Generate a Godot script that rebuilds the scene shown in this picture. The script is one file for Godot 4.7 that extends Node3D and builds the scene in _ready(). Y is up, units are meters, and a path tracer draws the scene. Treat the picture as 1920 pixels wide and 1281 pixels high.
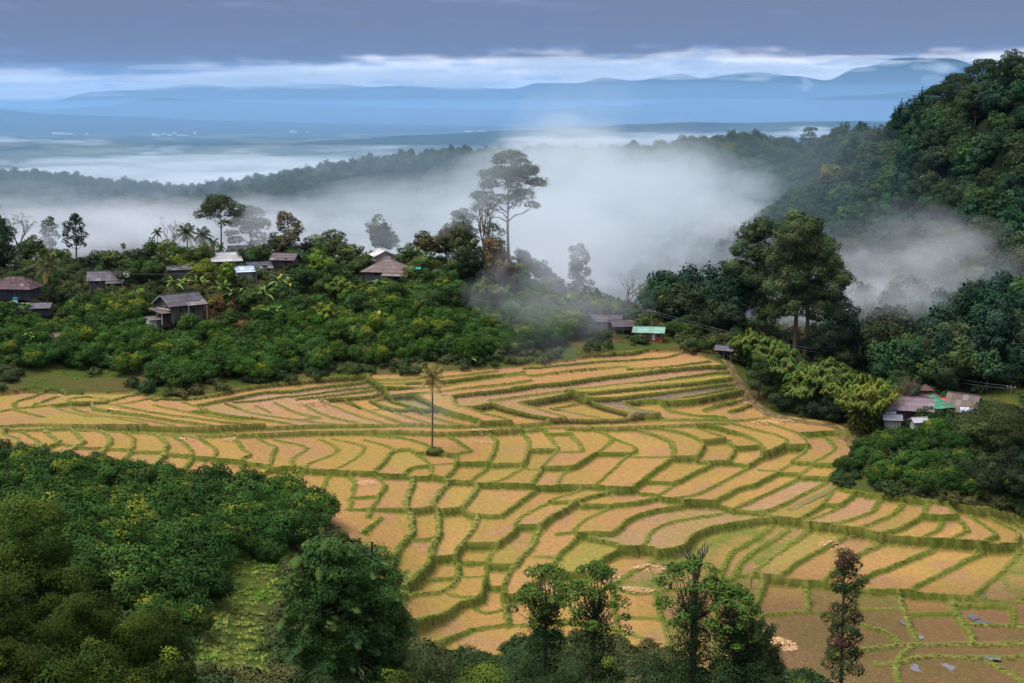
extends Node3D
# A terraced rice valley below a misty forested hillside.
const F := 2667.0          # lens: photo pixels per unit tangent
const HORIZON := 187.0
var pitch := atan((640.5 - HORIZON) / F)
var rng := RandomNumberGenerator.new()
var names := {}
var noise := FastNoiseLite.new()
var fine := FastNoiseLite.new()

func setup_view() -> void:
	rng.seed = 20240611
	noise.seed = 5
	noise.frequency = 0.02
	noise.fractal_octaves = 4
	fine.seed = 9
	fine.frequency = 0.11
	fine.fractal_octaves = 3
	var cam := Camera3D.new()
	cam.name = "camera"
	cam.fov = rad_to_deg(2.0 * atan(640.5 / F))
	cam.rotation.x = -pitch
	cam.near = 0.5
	cam.far = 90000.0
	add_child(cam)
	cam.current = true
	var env := Environment.new()
	env.tonemap_mode = Environment.TONE_MAPPER_LINEAR
	env.tonemap_exposure = 4.9
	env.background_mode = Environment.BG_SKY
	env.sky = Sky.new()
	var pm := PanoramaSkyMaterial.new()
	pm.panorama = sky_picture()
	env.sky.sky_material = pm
	env.sdfgi_enabled = true
	env.ssao_enabled = true
	env.ssil_enabled = true
	env.fog_enabled = true
	env.fog_density = 0.000012
	env.fog_light_color = Color(0.5, 0.74, 1.0)
	env.volumetric_fog_enabled = true
	env.volumetric_fog_density = 0.0
	var we := WorldEnvironment.new()
	we.name = "world"
	we.environment = env
	add_child(we)
	var sun := DirectionalLight3D.new()
	sun.name = "veiled_sun"
	sun.light_color = Color(1.0, 0.965, 0.915)
	sun.light_energy = 0.44
	sun.light_angular_distance = 30.0
	sun.shadow_enabled = true
	sun.rotation_degrees = Vector3(-64, -82, 0)
	add_child(sun)

# overcast: slate cloud deck whose ragged edge leaves a pale strip above the far mountains, slowly lighter towards the zenith
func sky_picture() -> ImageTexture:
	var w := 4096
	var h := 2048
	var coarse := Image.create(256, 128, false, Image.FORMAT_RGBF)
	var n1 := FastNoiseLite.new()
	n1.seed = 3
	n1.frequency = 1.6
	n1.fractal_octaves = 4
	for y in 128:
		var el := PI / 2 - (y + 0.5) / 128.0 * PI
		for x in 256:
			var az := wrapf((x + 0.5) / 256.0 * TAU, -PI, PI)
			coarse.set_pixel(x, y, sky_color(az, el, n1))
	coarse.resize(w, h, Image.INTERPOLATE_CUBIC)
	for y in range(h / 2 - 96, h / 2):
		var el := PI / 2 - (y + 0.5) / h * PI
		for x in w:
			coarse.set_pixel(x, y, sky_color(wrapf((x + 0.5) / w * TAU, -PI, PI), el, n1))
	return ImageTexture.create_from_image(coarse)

func sky_color(az: float, el: float, n: FastNoiseLite) -> Color:
	if el < 0.0:
		return Color(0.028, 0.036, 0.034)
	var d := Vector3(sin(az), el * 6.0, cos(az))
	var a := n.get_noise_3d(d.x * 4.0, d.y * 9.0, d.z * 4.0)
	var b := n.get_noise_3d(d.x * 16.0 + 7.0, d.y * 22.0, d.z * 16.0)
	var s := sin(el)
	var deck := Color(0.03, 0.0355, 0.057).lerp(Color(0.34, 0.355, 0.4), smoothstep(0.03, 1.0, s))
	deck *= 1.0 + 0.7 * a + 0.34 * b + 0.16 * n.get_noise_3d(d.x * 30.0, d.y * 40.0, d.z * 30.0) - 0.2 * smoothstep(0.0, 0.3, az) * (1.0 - smoothstep(0.1, 0.5, s))
	var edge := 0.0295 - 0.0145 * smoothstep(0.05, -0.36, az) - 0.001 * smoothstep(0.1, 0.3, az) + 0.010 * a + 0.006 * b
	var k := smoothstep(edge + 0.006, edge - 0.0045, el)
	if k > 0.0:
		var c := n.get_noise_3d(d.x * 9.0, d.y * 26.0 + 3.0, d.z * 9.0)
		var strip := Color(0.23, 0.228, 0.24).lerp(Color(0.07, 0.1, 0.175), smoothstep(0.08, 0.42, c + 0.5 * b))
		deck = deck.lerp(strip, k)
	deck.a = 1.0
	return deck

# ---------------------------------------------------------------- pixels, names, tags
func ray_at(px: float, py: float, dist: float) -> Vector3:
	var v := Vector3((px - 960.0) / F, -(py - 640.5) / F, -1.0).rotated(Vector3.RIGHT, -pitch)
	return v * (dist / -v.z)

func numbered(called: String) -> String:
	var k: int = names.get(called, 0)
	names[called] = k + 1
	return called if k == 0 else "%s_%03d" % [called, k]

func tag(o: Node, label: String, category := "", group := "", kind := "") -> Node:
	if label: o.set_meta("label", label)
	if category: o.set_meta("category", category)
	if group: o.set_meta("group", group)
	if kind: o.set_meta("kind", kind)
	return o

func thing(called: String, where: Vector3, turn := 0.0) -> Node3D:
	var o := Node3D.new()
	o.name = numbered(called)
	o.position = where
	o.rotation.y = turn
	add_child(o, true)
	return o

func part(called: String, m: Mesh, mat: Material, parent: Node) -> MeshInstance3D:
	var o := MeshInstance3D.new()
	o.name = numbered(called) if parent == self else called
	o.mesh = m
	if mat: o.material_override = mat
	if parent != self:
		var k := 0
		while parent.has_node(NodePath(String(o.name))):
			k += 1
			o.name = "%s_%03d" % [called, k]
	parent.add_child(o, true)
	return o

func copy_of(o: Node3D, where: Vector3, turn: float, size: Vector3) -> Node3D:
	var c: Node3D = o.duplicate()
	c.name = numbered(String(o.name).rstrip("0123456789").rstrip("_"))
	add_child(c, true)
	c.position = where
	c.rotation.y = turn
	c.scale = size
	return c

const ORD := ["leftmost", "second from left", "third from left", "fourth from left", "fifth from left", "sixth from left", "seventh from left", "eighth from left", "ninth from left", "tenth from left"]
const TENS := ["", "ten", "twenty", "thirty", "forty", "fifty"]
const RANK := ["first", "second", "third", "fourth", "fifth", "sixth", "seventh", "eighth", "ninth", "tenth", "eleventh", "twelfth", "thirteenth", "fourteenth", "fifteenth", "sixteenth", "seventeenth", "eighteenth", "nineteenth", "twentieth"]
func nth(i: int) -> String:
	if i < 20: return RANK[i]
	var t: int = (i + 1) / 10
	var r: int = (i + 1) % 10
	return ["", "", "twentieth", "thirtieth", "fortieth", "fiftieth"][t] if r == 0 else TENS[t] + "-" + RANK[r - 1]

# ---------------------------------------------------------------- mesh collector
class Shape:
	var v := PackedVector3Array()
	var n := PackedVector3Array()
	var c := PackedColorArray()
	var i := PackedInt32Array()
	func leaf(p: Vector3, along: Vector3, across: Vector3, nrm: Vector3, col: Color) -> void:
		var k := v.size()
		v.append(p - along); v.append(p + across); v.append(p + along); v.append(p - across)
		n.append(nrm); n.append(nrm); n.append(nrm); n.append(nrm)
		c.append(col); c.append(col); c.append(col); c.append(col)
		if along.cross(across).dot(nrm) > 0.0:
			i.append_array([k, k + 1, k + 2, k, k + 2, k + 3])
		else:
			i.append_array([k, k + 2, k + 1, k, k + 3, k + 2])
	func quad(a: Vector3, b: Vector3, d: Vector3, e: Vector3, col: Color) -> void:
		# corners in order round the face; the normal follows the right hand
		var nrm := (b - a).cross(d - a).normalized()
		var k := v.size()
		v.append(a); v.append(b); v.append(d); v.append(e)
		n.append(nrm); n.append(nrm); n.append(nrm); n.append(nrm)
		c.append(col); c.append(col); c.append(col); c.append(col)
		i.append_array([k, k + 2, k + 1, k, k + 3, k + 2])
	func tri(a: Vector3, b: Vector3, d: Vector3, col: Color) -> void:
		var nrm := (b - a).cross(d - a).normalized()
		var k := v.size()
		v.append(a); v.append(b); v.append(d)
		n.append(nrm); n.append(nrm); n.append(nrm)
		c.append(col); c.append(col); c.append(col)
		i.append_array([k, k + 2, k + 1])
	func box(lo: Vector3, hi: Vector3, col: Color, t := Transform3D()) -> void:
		var p: Array[Vector3] = []
		for z in [lo.z, hi.z]:
			for y in [lo.y, hi.y]:
				for x in [lo.x, hi.x]:
					p.append(t * Vector3(x, y, z))
		quad(p[4], p[5], p[7], p[6], col); quad(p[1], p[0], p[2], p[3], col)
		quad(p[0], p[4], p[6], p[2], col); quad(p[5], p[1], p[3], p[7], col)
		quad(p[6], p[7], p[3], p[2], col); quad(p[0], p[1], p[5], p[4], col)
	func tube(path: PackedVector3Array, r0: float, r1: float, sides: int, col: Color) -> void:
		var first := v.size()
		var m := path.size()
		for k in m:
			var t: Vector3 = (path[mini(k + 1, m - 1)] - path[maxi(k - 1, 0)]).normalized()
			var u := t.cross(Vector3(0.31, 0.2, 0.93)).normalized()
			var w := t.cross(u)
			var r := lerpf(r0, r1, float(k) / (m - 1))
			for s in sides:
				var a := TAU * s / sides
				var d := u * cos(a) + w * sin(a)
				v.append(path[k] + d * r); n.append(d); c.append(col)
		for k in m - 1:
			for s in sides:
				var a := first + k * sides + s
				var b := first + k * sides + (s + 1) % sides
				i.append_array([a, b + sides, b, a, a + sides, b + sides])
	func blob(at: Vector3, r: Vector3, rings: int, sides: int, col: Color, rough: float, g: RandomNumberGenerator) -> void:
		var first := v.size()
		for k in rings + 1:
			var e := -PI / 2 + PI * k / rings
			for s in sides:
				var a := TAU * s / sides
				var d := Vector3(cos(e) * cos(a), sin(e), cos(e) * sin(a))
				v.append(at + d * r * (1.0 + g.randf_range(-rough, rough)))
				n.append((d / r).normalized()); c.append(col)
		for k in rings:
			for s in sides:
				var a := first + k * sides + s
				var b := first + k * sides + (s + 1) % sides
				i.append_array([a, b, b + sides, a, b + sides, a + sides])
	func mesh(flat := false) -> ArrayMesh:
		var m := ArrayMesh.new()
		var q := []
		q.resize(Mesh.ARRAY_MAX)
		q[Mesh.ARRAY_VERTEX] = v
		if not flat: q[Mesh.ARRAY_NORMAL] = n
		q[Mesh.ARRAY_COLOR] = c
		q[Mesh.ARRAY_INDEX] = i
		m.add_surface_from_arrays(Mesh.PRIMITIVE_TRIANGLES, q)
		return m

# ---------------------------------------------------------------- materials
var mats := {}
func painted(key: String, rough := 0.9, light_through := 0.0, tint := Color.WHITE) -> StandardMaterial3D:
	if not mats.has(key):
		var m := StandardMaterial3D.new()
		m.resource_name = key
		m.vertex_color_use_as_albedo = true
		m.albedo_color = (tint.srgb_to_linear() * 0.82).linear_to_srgb()
		m.roughness = rough
		m.metallic_specular = 0.16
		if light_through > 0.0:
			m.backlight_enabled = true
			m.backlight = Color(light_through, light_through, light_through)
		mats[key] = m
	return mats[key]

func grained(key: String, low: float, scale: float, freq: float, rough: float, relief: float) -> StandardMaterial3D:
	var m := painted(key, rough)
	var nz := FastNoiseLite.new()
	nz.seed = key.length() * 13
	nz.frequency = freq
	nz.fractal_octaves = 5
	nz.fractal_gain = 0.62
	var ramp := Gradient.new()
	ramp.set_color(0, Color(low, low, low))
	ramp.set_color(1, Color(1, 1, 1))
	ramp.set_offset(0, 0.2)
	ramp.set_offset(1, 0.8)
	var t := NoiseTexture2D.new()
	t.width = 1024
	t.height = 1024
	t.seamless = true
	t.noise = nz
	t.color_ramp = ramp
	m.albedo_texture = t
	m.uv1_triplanar = true
	m.uv1_world_triplanar = true
	m.uv1_scale = Vector3(scale, scale, scale)
	if relief > 0.0:
		m.heightmap_enabled = true
		m.heightmap_texture = t
		m.heightmap_scale = relief
	return m

# ---------------------------------------------------------------- the lie of the land: a thin-plate surface through surveyed heights, kept as a table over (x / distance, log distance)
const TU := 250
const TD := 300
const U0 := -1.0
const U1 := 1.0
var V0 := log(9.0)
var V1 := log(2700.0)
var table := PackedFloat32Array()
const SIGHTED := "0 1281 90;200 1281 95;420 1250 125;440 1130 150;250 1100 142;0 1100 135;300 960 200;0 930 205;600 1000 190;700 1050 196;0 830 238;200 850 236;400 870 238;700 900 232;560 930 222;1000 1000 216.5;1250 950 229;1590 850 253;1100 810 259;800 810 254;400 800 252;0 770 254;200 790 254;0 735 266;300 745 267;700 760 270;700 706 280;480 730 274;1100 790 265;1100 740 275;1000 770 268;1060 680 286;1200 645 298;1400 760 276;1350 690 286;1280 660 294;1500 790 270;1600 830 259;900 1200 187;800 1130 195;1250 1080 207;1500 960 231;1600 930 236;1900 980 231;1750 1050 218;1400 1200 190;1900 1150 202;1900 1281 181;1600 1250 184;1150 1150 195;335 600 300;100 620 302;100 690 280;600 620 300;600 690 283;740 530 325;450 520 326;900 580 318;1060 610 308;1150 620 306;1250 640 303;30 570 305;200 550 318;850 660 289;400 650 290;450 480 352;800 490 352;150 500 352;1000 540 340;620 495 350;0 500 352;1400 715 285;1450 770 275;1500 745 282;1720 795 262;1640 805 262;1850 900 238;1650 680 320;1470 650 310;1750 640 330;1880 640 320;1800 770 280;1920 760 280;1900 480 380;1750 480 430;1900 320 410;1915 205 425;1840 214 475;1760 236 520;1680 278 560;1720 256 545;1620 270 640;1600 420 520;1520 316 680;1450 430 590;1400 300 900;1250 310 1030;1330 420 760;1100 318 1150;1150 420 950;550 345 1200;700 320 1400;850 312 1500;450 370 1080;380 385 1080;100 345 1500;250 365 1400;0 340 1500;340 380 1350;520 420 900;100 430 1000"
const UNSEEN := "0 -8 12;-12 -8 12;12 -8 12;0 -13 20;0 -17.5 30;-18 -17.5 30;18 -17.5 30;0 -30 58;-25 -29 58;25 -32 58;0 -46 90;35 -48 90;0 -57 125;50 -60 125;30 -66 160;60 -70 155;-15 -55 125;-90 -62 430;0 -66 430;60 -70 430;-160 -80 560;0 -95 600;95 -70 520;-300 -110 800;-50 -130 800;130 -72 640;0 -190 2200;-500 -190 2200;500 -190 2200;900 -150 2000;120 -52 335;90 -58 380;85 -64 450;-40 -17.5 40;-60 -30 75;-25 -12 25;-10 -5 8;-25 -5 8;25 -5 8;-30 -24 48;30 -25 45;-75 -38 100;10 -7 11;5 -5 8;201 -40 560;286 -75 800;190 -50 690;172 -40 640;160 -60 800;330 -90 1000"

func survey() -> void:
	var pts := PackedVector3Array()
	for s in SIGHTED.split(";"):
		var q := s.split_floats(" ")
		var p := ray_at(q[0], q[1], q[2])
		pts.append(Vector3(p.x / q[2] * 2.0, log(q[2]), p.y))
	for s in UNSEEN.split(";"):
		var q := s.split_floats(" ")
		pts.append(Vector3(q[0] / q[2] * 2.0, log(q[2]), q[1]))
	var k := pts.size()
	var m: Array[PackedFloat64Array] = []
	for a in k + 3:
		var row := PackedFloat64Array()
		row.resize(k + 4)
		if a < k:
			for b in k:
				var r2 := Vector2(pts[a].x - pts[b].x, pts[a].y - pts[b].y).length_squared()
				row[b] = 0.5 * r2 * log(r2 + 1e-12)
			row[a] += 2e-4
			row[k] = 1.0
			row[k + 1] = pts[a].x
			row[k + 2] = pts[a].y
			row[k + 3] = pts[a].z
		else:
			for b in k:
				row[b] = 1.0 if a == k else pts[b].x if a == k + 1 else pts[b].y
		m.append(row)
	var size := k + 3
	for a in size:
		var best := a
		for b in range(a + 1, size):
			if absf(m[b][a]) > absf(m[best][a]): best = b
		var t := m[a]
		m[a] = m[best]
		m[best] = t
		var pr := m[a]
		for b in range(a + 1, size):
			var fct := m[b][a] / pr[a]
			if fct != 0.0:
				var rb := m[b]
				for j in range(a, size + 1):
					rb[j] -= fct * pr[j]
				m[b] = rb
	var w := PackedFloat64Array()
	w.resize(size)
	for a in range(size - 1, -1, -1):
		var sum := m[a][size]
		for b in range(a + 1, size):
			sum -= m[a][b] * w[b]
		w[a] = sum / m[a][a]
	table.resize(TU * TD)
	for j in TD:
		var vv := V0 + (V1 - V0) * j / (TD - 1)
		for a in TU:
			var uu := 2.0 * (U0 + (U1 - U0) * a / (TU - 1))
			var hgt := w[k] + w[k + 1] * uu + w[k + 2] * vv
			for b in k:
				var q := pts[b]
				var dx := q.x - uu
				var dy := q.y - vv
				var r2 := dx * dx + dy * dy + 1e-12
				hgt += w[b] * 0.5 * r2 * log(r2)
			table[j * TU + a] = hgt

func land(x: float, d: float) -> float:
	var a := clampf((x / d - U0) / (U1 - U0), 0.0, 0.9999) * (TU - 1)
	var b := clampf((log(d) - V0) / (V1 - V0), 0.0, 0.9999) * (TD - 1)
	var i := int(a)
	var j := int(b)
	a -= i
	b -= j
	var k := j * TU + i
	return lerpf(lerpf(table[k], table[k + 1], a), lerpf(table[k + TU], table[k + TU + 1], a), b)

# where the sight line through a point of the photo meets the land
func on_land(px: float, py: float, from := 60.0, to := 2600.0) -> Vector3:
	var dir := ray_at(px, py, 1.0)
	var d := from
	var last := from
	while d < to:
		if land(dir.x * d, d) > dir.y * d:
			break
		last = d
		d *= 1.015
	for k in 12:
		var mid := (last + d) / 2
		if land(dir.x * mid, mid) > dir.y * mid: d = mid
		else: last = mid
	return Vector3(dir.x * d, dir.y * d, -d)

func ground_at(x: float, z: float) -> Vector3:
	return Vector3(x, land(x, -z), z)

# ---------------------------------------------------------------- ground, plain, mountains
const FIELD_EDGE := "-40 735 60 728 130 733 250 735 300 745 345 748 400 740 480 724 580 713 690 702 780 703 870 694 930 690 985 685 1060 676 1100 668 1140 664 1212 655 1280 655 1330 672 1365 690 1380 715 1395 737 1430 765 1470 781 1560 792 1592 808 1604 838 1588 870 1562 905 1602 923 1700 935 1827 955 1920 975 1990 985 2000 1330 1300 1330 1270 1240 1160 1205 1000 1192 780 1218 740 1185 700 1060 640 1010 560 940 480 905 300 885 180 872 90 853 0 842 -40 842"
const GX := -120.0
const GD := 158.0
const GS := 0.32
const GW := 750
const GH := 510
var mask := PackedByteArray()
var near := PackedFloat32Array()
var owner_line := PackedInt32Array()
var wide := PackedFloat32Array()
var region := PackedInt32Array()
var height := PackedFloat32Array()

func edge_points() -> PackedVector2Array:
	var q := FIELD_EDGE.split_floats(" ")
	var out := PackedVector2Array()
	for k in range(0, q.size(), 2):
		var p := on_land(q[k], q[k + 1], 120.0)
		out.append(Vector2(p.x, -p.z))
	return out

func cell(x: float, d: float) -> int:
	var a := int((x - GX) / GS + 0.5)
	var b := int((d - GD) / GS + 0.5)
	return b * GW + a if a >= 0 and b >= 0 and a < GW and b < GH else -1

func field_height(x: float, d: float) -> float:
	var k := cell(x, d)
	return height[k] if k >= 0 and mask[k] > 0 else land(x, d)

var bund_marks: Array = []   # [position, width class] along the bunds, for grass

func terraces() -> void:
	var n := GW * GH
	mask.resize(n); near.resize(n); owner_line.resize(n); wide.resize(n); region.resize(n); height.resize(n)
	near.fill(9.0)
	owner_line.fill(-1)
	region.fill(-1)
	var poly := edge_points()
	for b in GH:
		var d := GD + b * GS
		var xs := []
		for k in poly.size():
			var p := poly[k]
			var q := poly[(k + 1) % poly.size()]
			if (p.y > d) != (q.y > d):
				xs.append(p.x + (d - p.y) / (q.y - p.y) * (q.x - p.x))
		xs.sort()
		for k in range(0, xs.size() - 1, 2):
			for a in range(maxi(0, int((xs[k] - GX) / GS) + 1), mini(GW - 1, int((xs[k + 1] - GX) / GS)) + 1):
				mask[b * GW + a] = 2
	# verge: how far outside the edge, up to 6 m
	var out := PackedFloat32Array()
	out.resize(n)
	for k in n: out[k] = 0.0 if mask[k] == 2 else 99.0
	for b in GH:
		for a in GW:
			var k := b * GW + a
			if a > 0: out[k] = minf(out[k], out[k - 1] + GS)
			if b > 0: out[k] = minf(out[k], out[k - GW] + GS)
	for b in range(GH - 1, -1, -1):
		for a in range(GW - 1, -1, -1):
			var k := b * GW + a
			if a < GW - 1: out[k] = minf(out[k], out[k + 1] + GS)
			if b < GH - 1: out[k] = minf(out[k], out[k + GW] + GS)
			if mask[k] == 0 and out[k] < 7.0: mask[k] = 1
	# bunds as surveyed in the photo, laid out on the land
	var lines := BUNDS.split(";")
	var classes := {"b": 0, "t": 1, "w": 2, "r": 3}
	for l in lines.size():
		var s := lines[l].strip_edges()
		if s == "": continue
		var kind: int = classes[s[0]]
		var q := s.substr(2).split_floats(" ")
		var pts := PackedVector3Array()
		for k in range(0, q.size(), 2):
			pts.append(on_land(q[k], q[k + 1], 120.0))
		var curve := Curve3D.new()
		for k in pts.size():
			var t := (pts[mini(k + 1, pts.size() - 1)] - pts[maxi(k - 1, 0)]) / 6.0
			curve.add_point(pts[k], -t, t)
		curve.bake_interval = 0.25
		var w: float = [0.25, 0.235, 0.38, 0.3][kind]
		for p in curve.get_baked_points():
			var x: float = p.x + 0.22 * noise.get_noise_2d(p.x * 12.0, p.z * 12.0)
			var d: float = -p.z + 0.22 * noise.get_noise_2d(p.x * 12.0 + 300.0, p.z * 12.0)
			bund_marks.append([x, d, kind])
			var ca := int((x - GX) / GS + 0.5)
			var cb := int((d - GD) / GS + 0.5)
			for b in range(maxi(0, cb - 4), mini(GH, cb + 5)):
				for a in range(maxi(0, ca - 4), mini(GW, ca + 5)):
					var dx := GX + a * GS - x
					var dd := GD + b * GS - d
					var r := sqrt(dx * dx + dd * dd) - w
					var k := b * GW + a
					if r < near[k]:
						near[k] = r
						owner_line[k] = l
						wide[k] = kind
	# paddies: what the bunds enclose, each levelled
	var sizes := PackedInt32Array()
	var tops := PackedFloat32Array()
	var stack := PackedInt32Array()
	for k in n:
		height[k] = land(GX + (k % GW) * GS, GD + (k / GW) * GS)
	for start in n:
		if mask[start] != 2 or region[start] >= 0 or near[start] <= 0.0: continue
		var id := sizes.size()
		var members := PackedInt32Array()
		region[start] = id
		stack.append(start)
		while stack.size() > 0:
			var k := stack[stack.size() - 1]
			stack.resize(stack.size() - 1)
			members.append(k)
			for step in [1, -1, GW, -GW]:
				var j: int = k + step
				if j >= 0 and j < n and mask[j] == 2 and region[j] < 0 and near[j] > 0.0:
					region[j] = id
					stack.append(j)
		var sum := 0.0
		var lo := 1e9
		var hi := -1e9
		for k in members:
			sum += height[k]
			lo = minf(lo, height[k])
			hi = maxf(hi, height[k])
		var mean := sum / members.size()
		var flat := clampf(1.9 / maxf(hi - lo, 0.1), 0.0, 0.93 if members[0] / GW * GS + GD > 262.0 else 0.5)
		for k in members:
			height[k] = lerpf(height[k], mean, flat)
			if members.size() < 22: region[k] = -1
		sizes.append(members.size())
		tops.append(mean)
	var level := height.duplicate()
	var lower_side := PackedByteArray()
	lower_side.resize(n)
	for b in range(3, GH - 3):
		for a in range(3, GW - 3):
			var k := b * GW + a
			if mask[k] == 1:
				height[k] += 0.12
				continue
			if mask[k] != 2: continue
			if near[k] <= 0.0:
				var top := -1e9
				for y in range(-2, 3):
					for x in range(-2, 3):
						var j := k + y * GW + x
						if near[j] > 0.0 and mask[j] > 0: top = maxf(top, level[j])
				if top < -1e8: top = level[k]
				height[k] = top + [0.2, 0.13, 0.3, 0.12][int(wide[k])] + 0.07 * fine.get_noise_2d(a * 2.0, b * 2.0)
			elif near[k] < 0.34:
				var top := -1e9
				for y in range(-3, 4):
					for x in range(-3, 4):
						var j := k + y * GW + x
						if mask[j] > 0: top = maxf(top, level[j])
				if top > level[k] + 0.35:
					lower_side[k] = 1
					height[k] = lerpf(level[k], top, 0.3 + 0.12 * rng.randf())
				else:
					height[k] += 0.05
	# colours
	var tint := PackedColorArray()
	for r in sizes.size():
		var t := rng.randf()
		var c := Color(0.475, 0.29, 0.092)
		if t < 0.3: c = Color(0.44, 0.275, 0.09)
		elif t < 0.45: c = Color(0.43, 0.275, 0.082)
		elif t < 0.66: c = Color(0.455, 0.262, 0.105)
		elif t < 0.74: c = Color(0.38, 0.275, 0.08)
		c *= rng.randf_range(0.9, 1.08)
		tint.append(c)
	# paddies whose soil or regrowth differs: bare earth, grey mud, threshing floors, green regrowth
	for q in [[1215, 1082, 0.42, 0.245, 0.155], [1165, 772, 0.2, 0.15, 0.125], [570, 757, 0.47, 0.28, 0.17], [1092, 872, 0.43, 0.255, 0.15], [1420, 940, 0.45, 0.28, 0.16], [1585, 972, 0.45, 0.26, 0.15], [880, 757, 0.42, 0.25, 0.15], [1330, 975, 0.4, 0.26, 0.14], [755, 752, 0.3, 0.25, 0.12], [1400, 1030, 0.2, 0.22, 0.05], [1480, 1050, 0.38, 0.29, 0.09], [1105, 1030, 0.34, 0.29, 0.07], [1080, 1060, 0.33, 0.29, 0.07], [1500, 1010, 0.33, 0.28, 0.09], [1300, 715, 0.36, 0.3, 0.06]]:
		var spot := on_land(q[0], q[1], 120.0)
		var k := cell(spot.x, -spot.z)
		if k >= 0 and region[k] >= 0: tint[region[k]] = Color(q[2], q[3], q[4])
	var cols := PackedColorArray()
	cols.resize(n)
	for k in n:
		if mask[k] == 0: continue
		var x := GX + (k % GW) * GS
		var d := GD + (k / GW) * GS
		var a := noise.get_noise_2d(x * 2.4, d * 2.4)
		var e := fine.get_noise_2d(x * 9.0, d * 9.0)
		var c: Color
		var far := d > 262.0 + (9.0 if x > 25.0 else 0.0)
		if mask[k] == 1:
			c = Color(0.1, 0.135, 0.028).lerp(Color(0.15, 0.125, 0.045), clampf(0.4 + 2.2 * a, 0, 1))
		elif region[k] >= 0:
			var damp := smoothstep(217.0, 200.0, d) * smoothstep(14.0, 34.0, x)
			c = tint[region[k]].lerp(Color(0.37, 0.285, 0.075), clampf(0.02 + 1.4 * a, 0.0, 0.5))
			c = c.lerp(Color(0.48, 0.265, 0.11), clampf(-1.8 * a - 0.15, 0, 0.7))
			c = c.lerp(Color(0.42, 0.23, 0.135), 0.6 * smoothstep(0.2, 0.28, noise.get_noise_2d(x * 3.3 + 400.0, d * 3.3) + 0.25 * e))
			c = c.lerp(Color(0.16, 0.095, 0.05), damp * 0.8) * (1.0 + 0.28 * e)
			if near[k] < 0.3: c = c.lerp(Color(0.16, 0.185, 0.03), 0.55 if not far else 0.35)
		else:
			c = Color(0.19, 0.225, 0.035).lerp(Color(0.3, 0.28, 0.07), clampf(0.35 + 2.0 * a, 0, 1))
			if wide[k] == 2.0: c = c.lerp(Color(0.33, 0.3, 0.1), clampf(0.3 + 2.5 * e, 0, 0.8))
			if wide[k] == 3.0: c = Color(0.25, 0.24, 0.06).lerp(Color(0.38, 0.25, 0.1), clampf(0.3 + 2.0 * e, 0, 1))
			c *= 1.0 + 0.4 * e
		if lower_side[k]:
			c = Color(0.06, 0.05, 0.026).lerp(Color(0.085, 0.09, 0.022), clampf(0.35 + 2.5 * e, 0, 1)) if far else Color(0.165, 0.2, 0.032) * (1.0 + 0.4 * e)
		c.a = 1.0
		cols[k] = c
	# who owns each square of the land: a paddy, a bund or the verge
	var lots := {}
	for b in GH - 1:
		for a in GW - 1:
			var k := b * GW + a
			var k1 := k + 1
			var k2 := k + GW
			var k3 := k2 + 1
			if mask[k] == 0 or mask[k1] == 0 or mask[k2] == 0 or mask[k3] == 0: continue
			var o := -1
			if mask[k] == 2 and mask[k1] == 2 and mask[k2] == 2 and mask[k3] == 2:
				if region[k] >= 0 and region[k] == region[k1] and region[k] == region[k2] and region[k] == region[k3]:
					o = region[k]
				else:
					var l := owner_line[k]
					for j in [k1, k2, k3]:
						if l < 0 or near[j] < near[k]: l = owner_line[j]
					o = 10000 + l
			if not lots.has(o): lots[o] = PackedInt32Array()
			lots[o].append(k)
	var root := thing("rice_terraces", Vector3.ZERO)
	tag(root, "harvested rice terraces stepping down the valley between grassy bunds", "", "", "structure")
	var earth := grained("stubble_earth", 0.55, 0.42, 0.03, 0.95, 5.0)
	var turf := grained("bund_turf", 0.45, 0.5, 0.03, 0.95, 6.0)
	var at := PackedInt32Array()
	at.resize(n)
	var keys := lots.keys()
	keys.sort()
	for o in keys:
		var s := Shape.new()
		var used := PackedInt32Array()
		for k in lots[o]:
			for j in [k, k + 1, k + GW, k + GW + 1]:
				if at[j] == 0:
					used.append(j)
					at[j] = used.size()
					var x: float = GX + (j % GW) * GS
					var d: float = GD + (j / GW) * GS
					s.v.append(Vector3(x, height[j], -d))
					var dx := 0.0
					var dd := 0.0
					if j % GW > 0 and j % GW < GW - 1 and j >= GW and j < n - GW:
						dx = (height[j + 1] - height[j - 1]) / (2 * GS)
						dd = (height[j + GW] - height[j - GW]) / (2 * GS)
					s.n.append(Vector3(-dx, 1.0, dd).normalized())
					s.c.append(cols[j])
			s.i.append_array([at[k] - 1, at[k + GW] - 1, at[k + 1] - 1, at[k + 1] - 1, at[k + GW] - 1, at[k + GW + 1] - 1])
		for j in used: at[j] = 0
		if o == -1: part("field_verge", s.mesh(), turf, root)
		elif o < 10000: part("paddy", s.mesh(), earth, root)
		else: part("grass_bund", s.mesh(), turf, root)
	stubble(root)

func tuft(blades: int, tall: float, spread: float, thick: float) -> ArrayMesh:
	var s := Shape.new()
	for k in blades:
		var a := TAU * k / blades + rng.randf()
		var foot := Vector3(cos(a), 0, sin(a)) * spread * 0.35 * rng.randf()
		var tip := foot + Vector3(cos(a) * spread, tall * rng.randf_range(0.6, 1.1), sin(a) * spread)
		var side := Vector3(-sin(a), 0, cos(a)) * thick
		var k0 := s.v.size()
		var nr := Vector3(cos(a) * 0.3, 1, sin(a) * 0.3).normalized()
		var g := rng.randf_range(0.8, 1.2)
		for p in [foot - side, foot + side, tip]:
			s.v.append(p); s.n.append(nr); s.c.append(Color(g, g, g))
		s.i.append_array([k0, k0 + 2, k0 + 1])
	return s.mesh()

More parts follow.
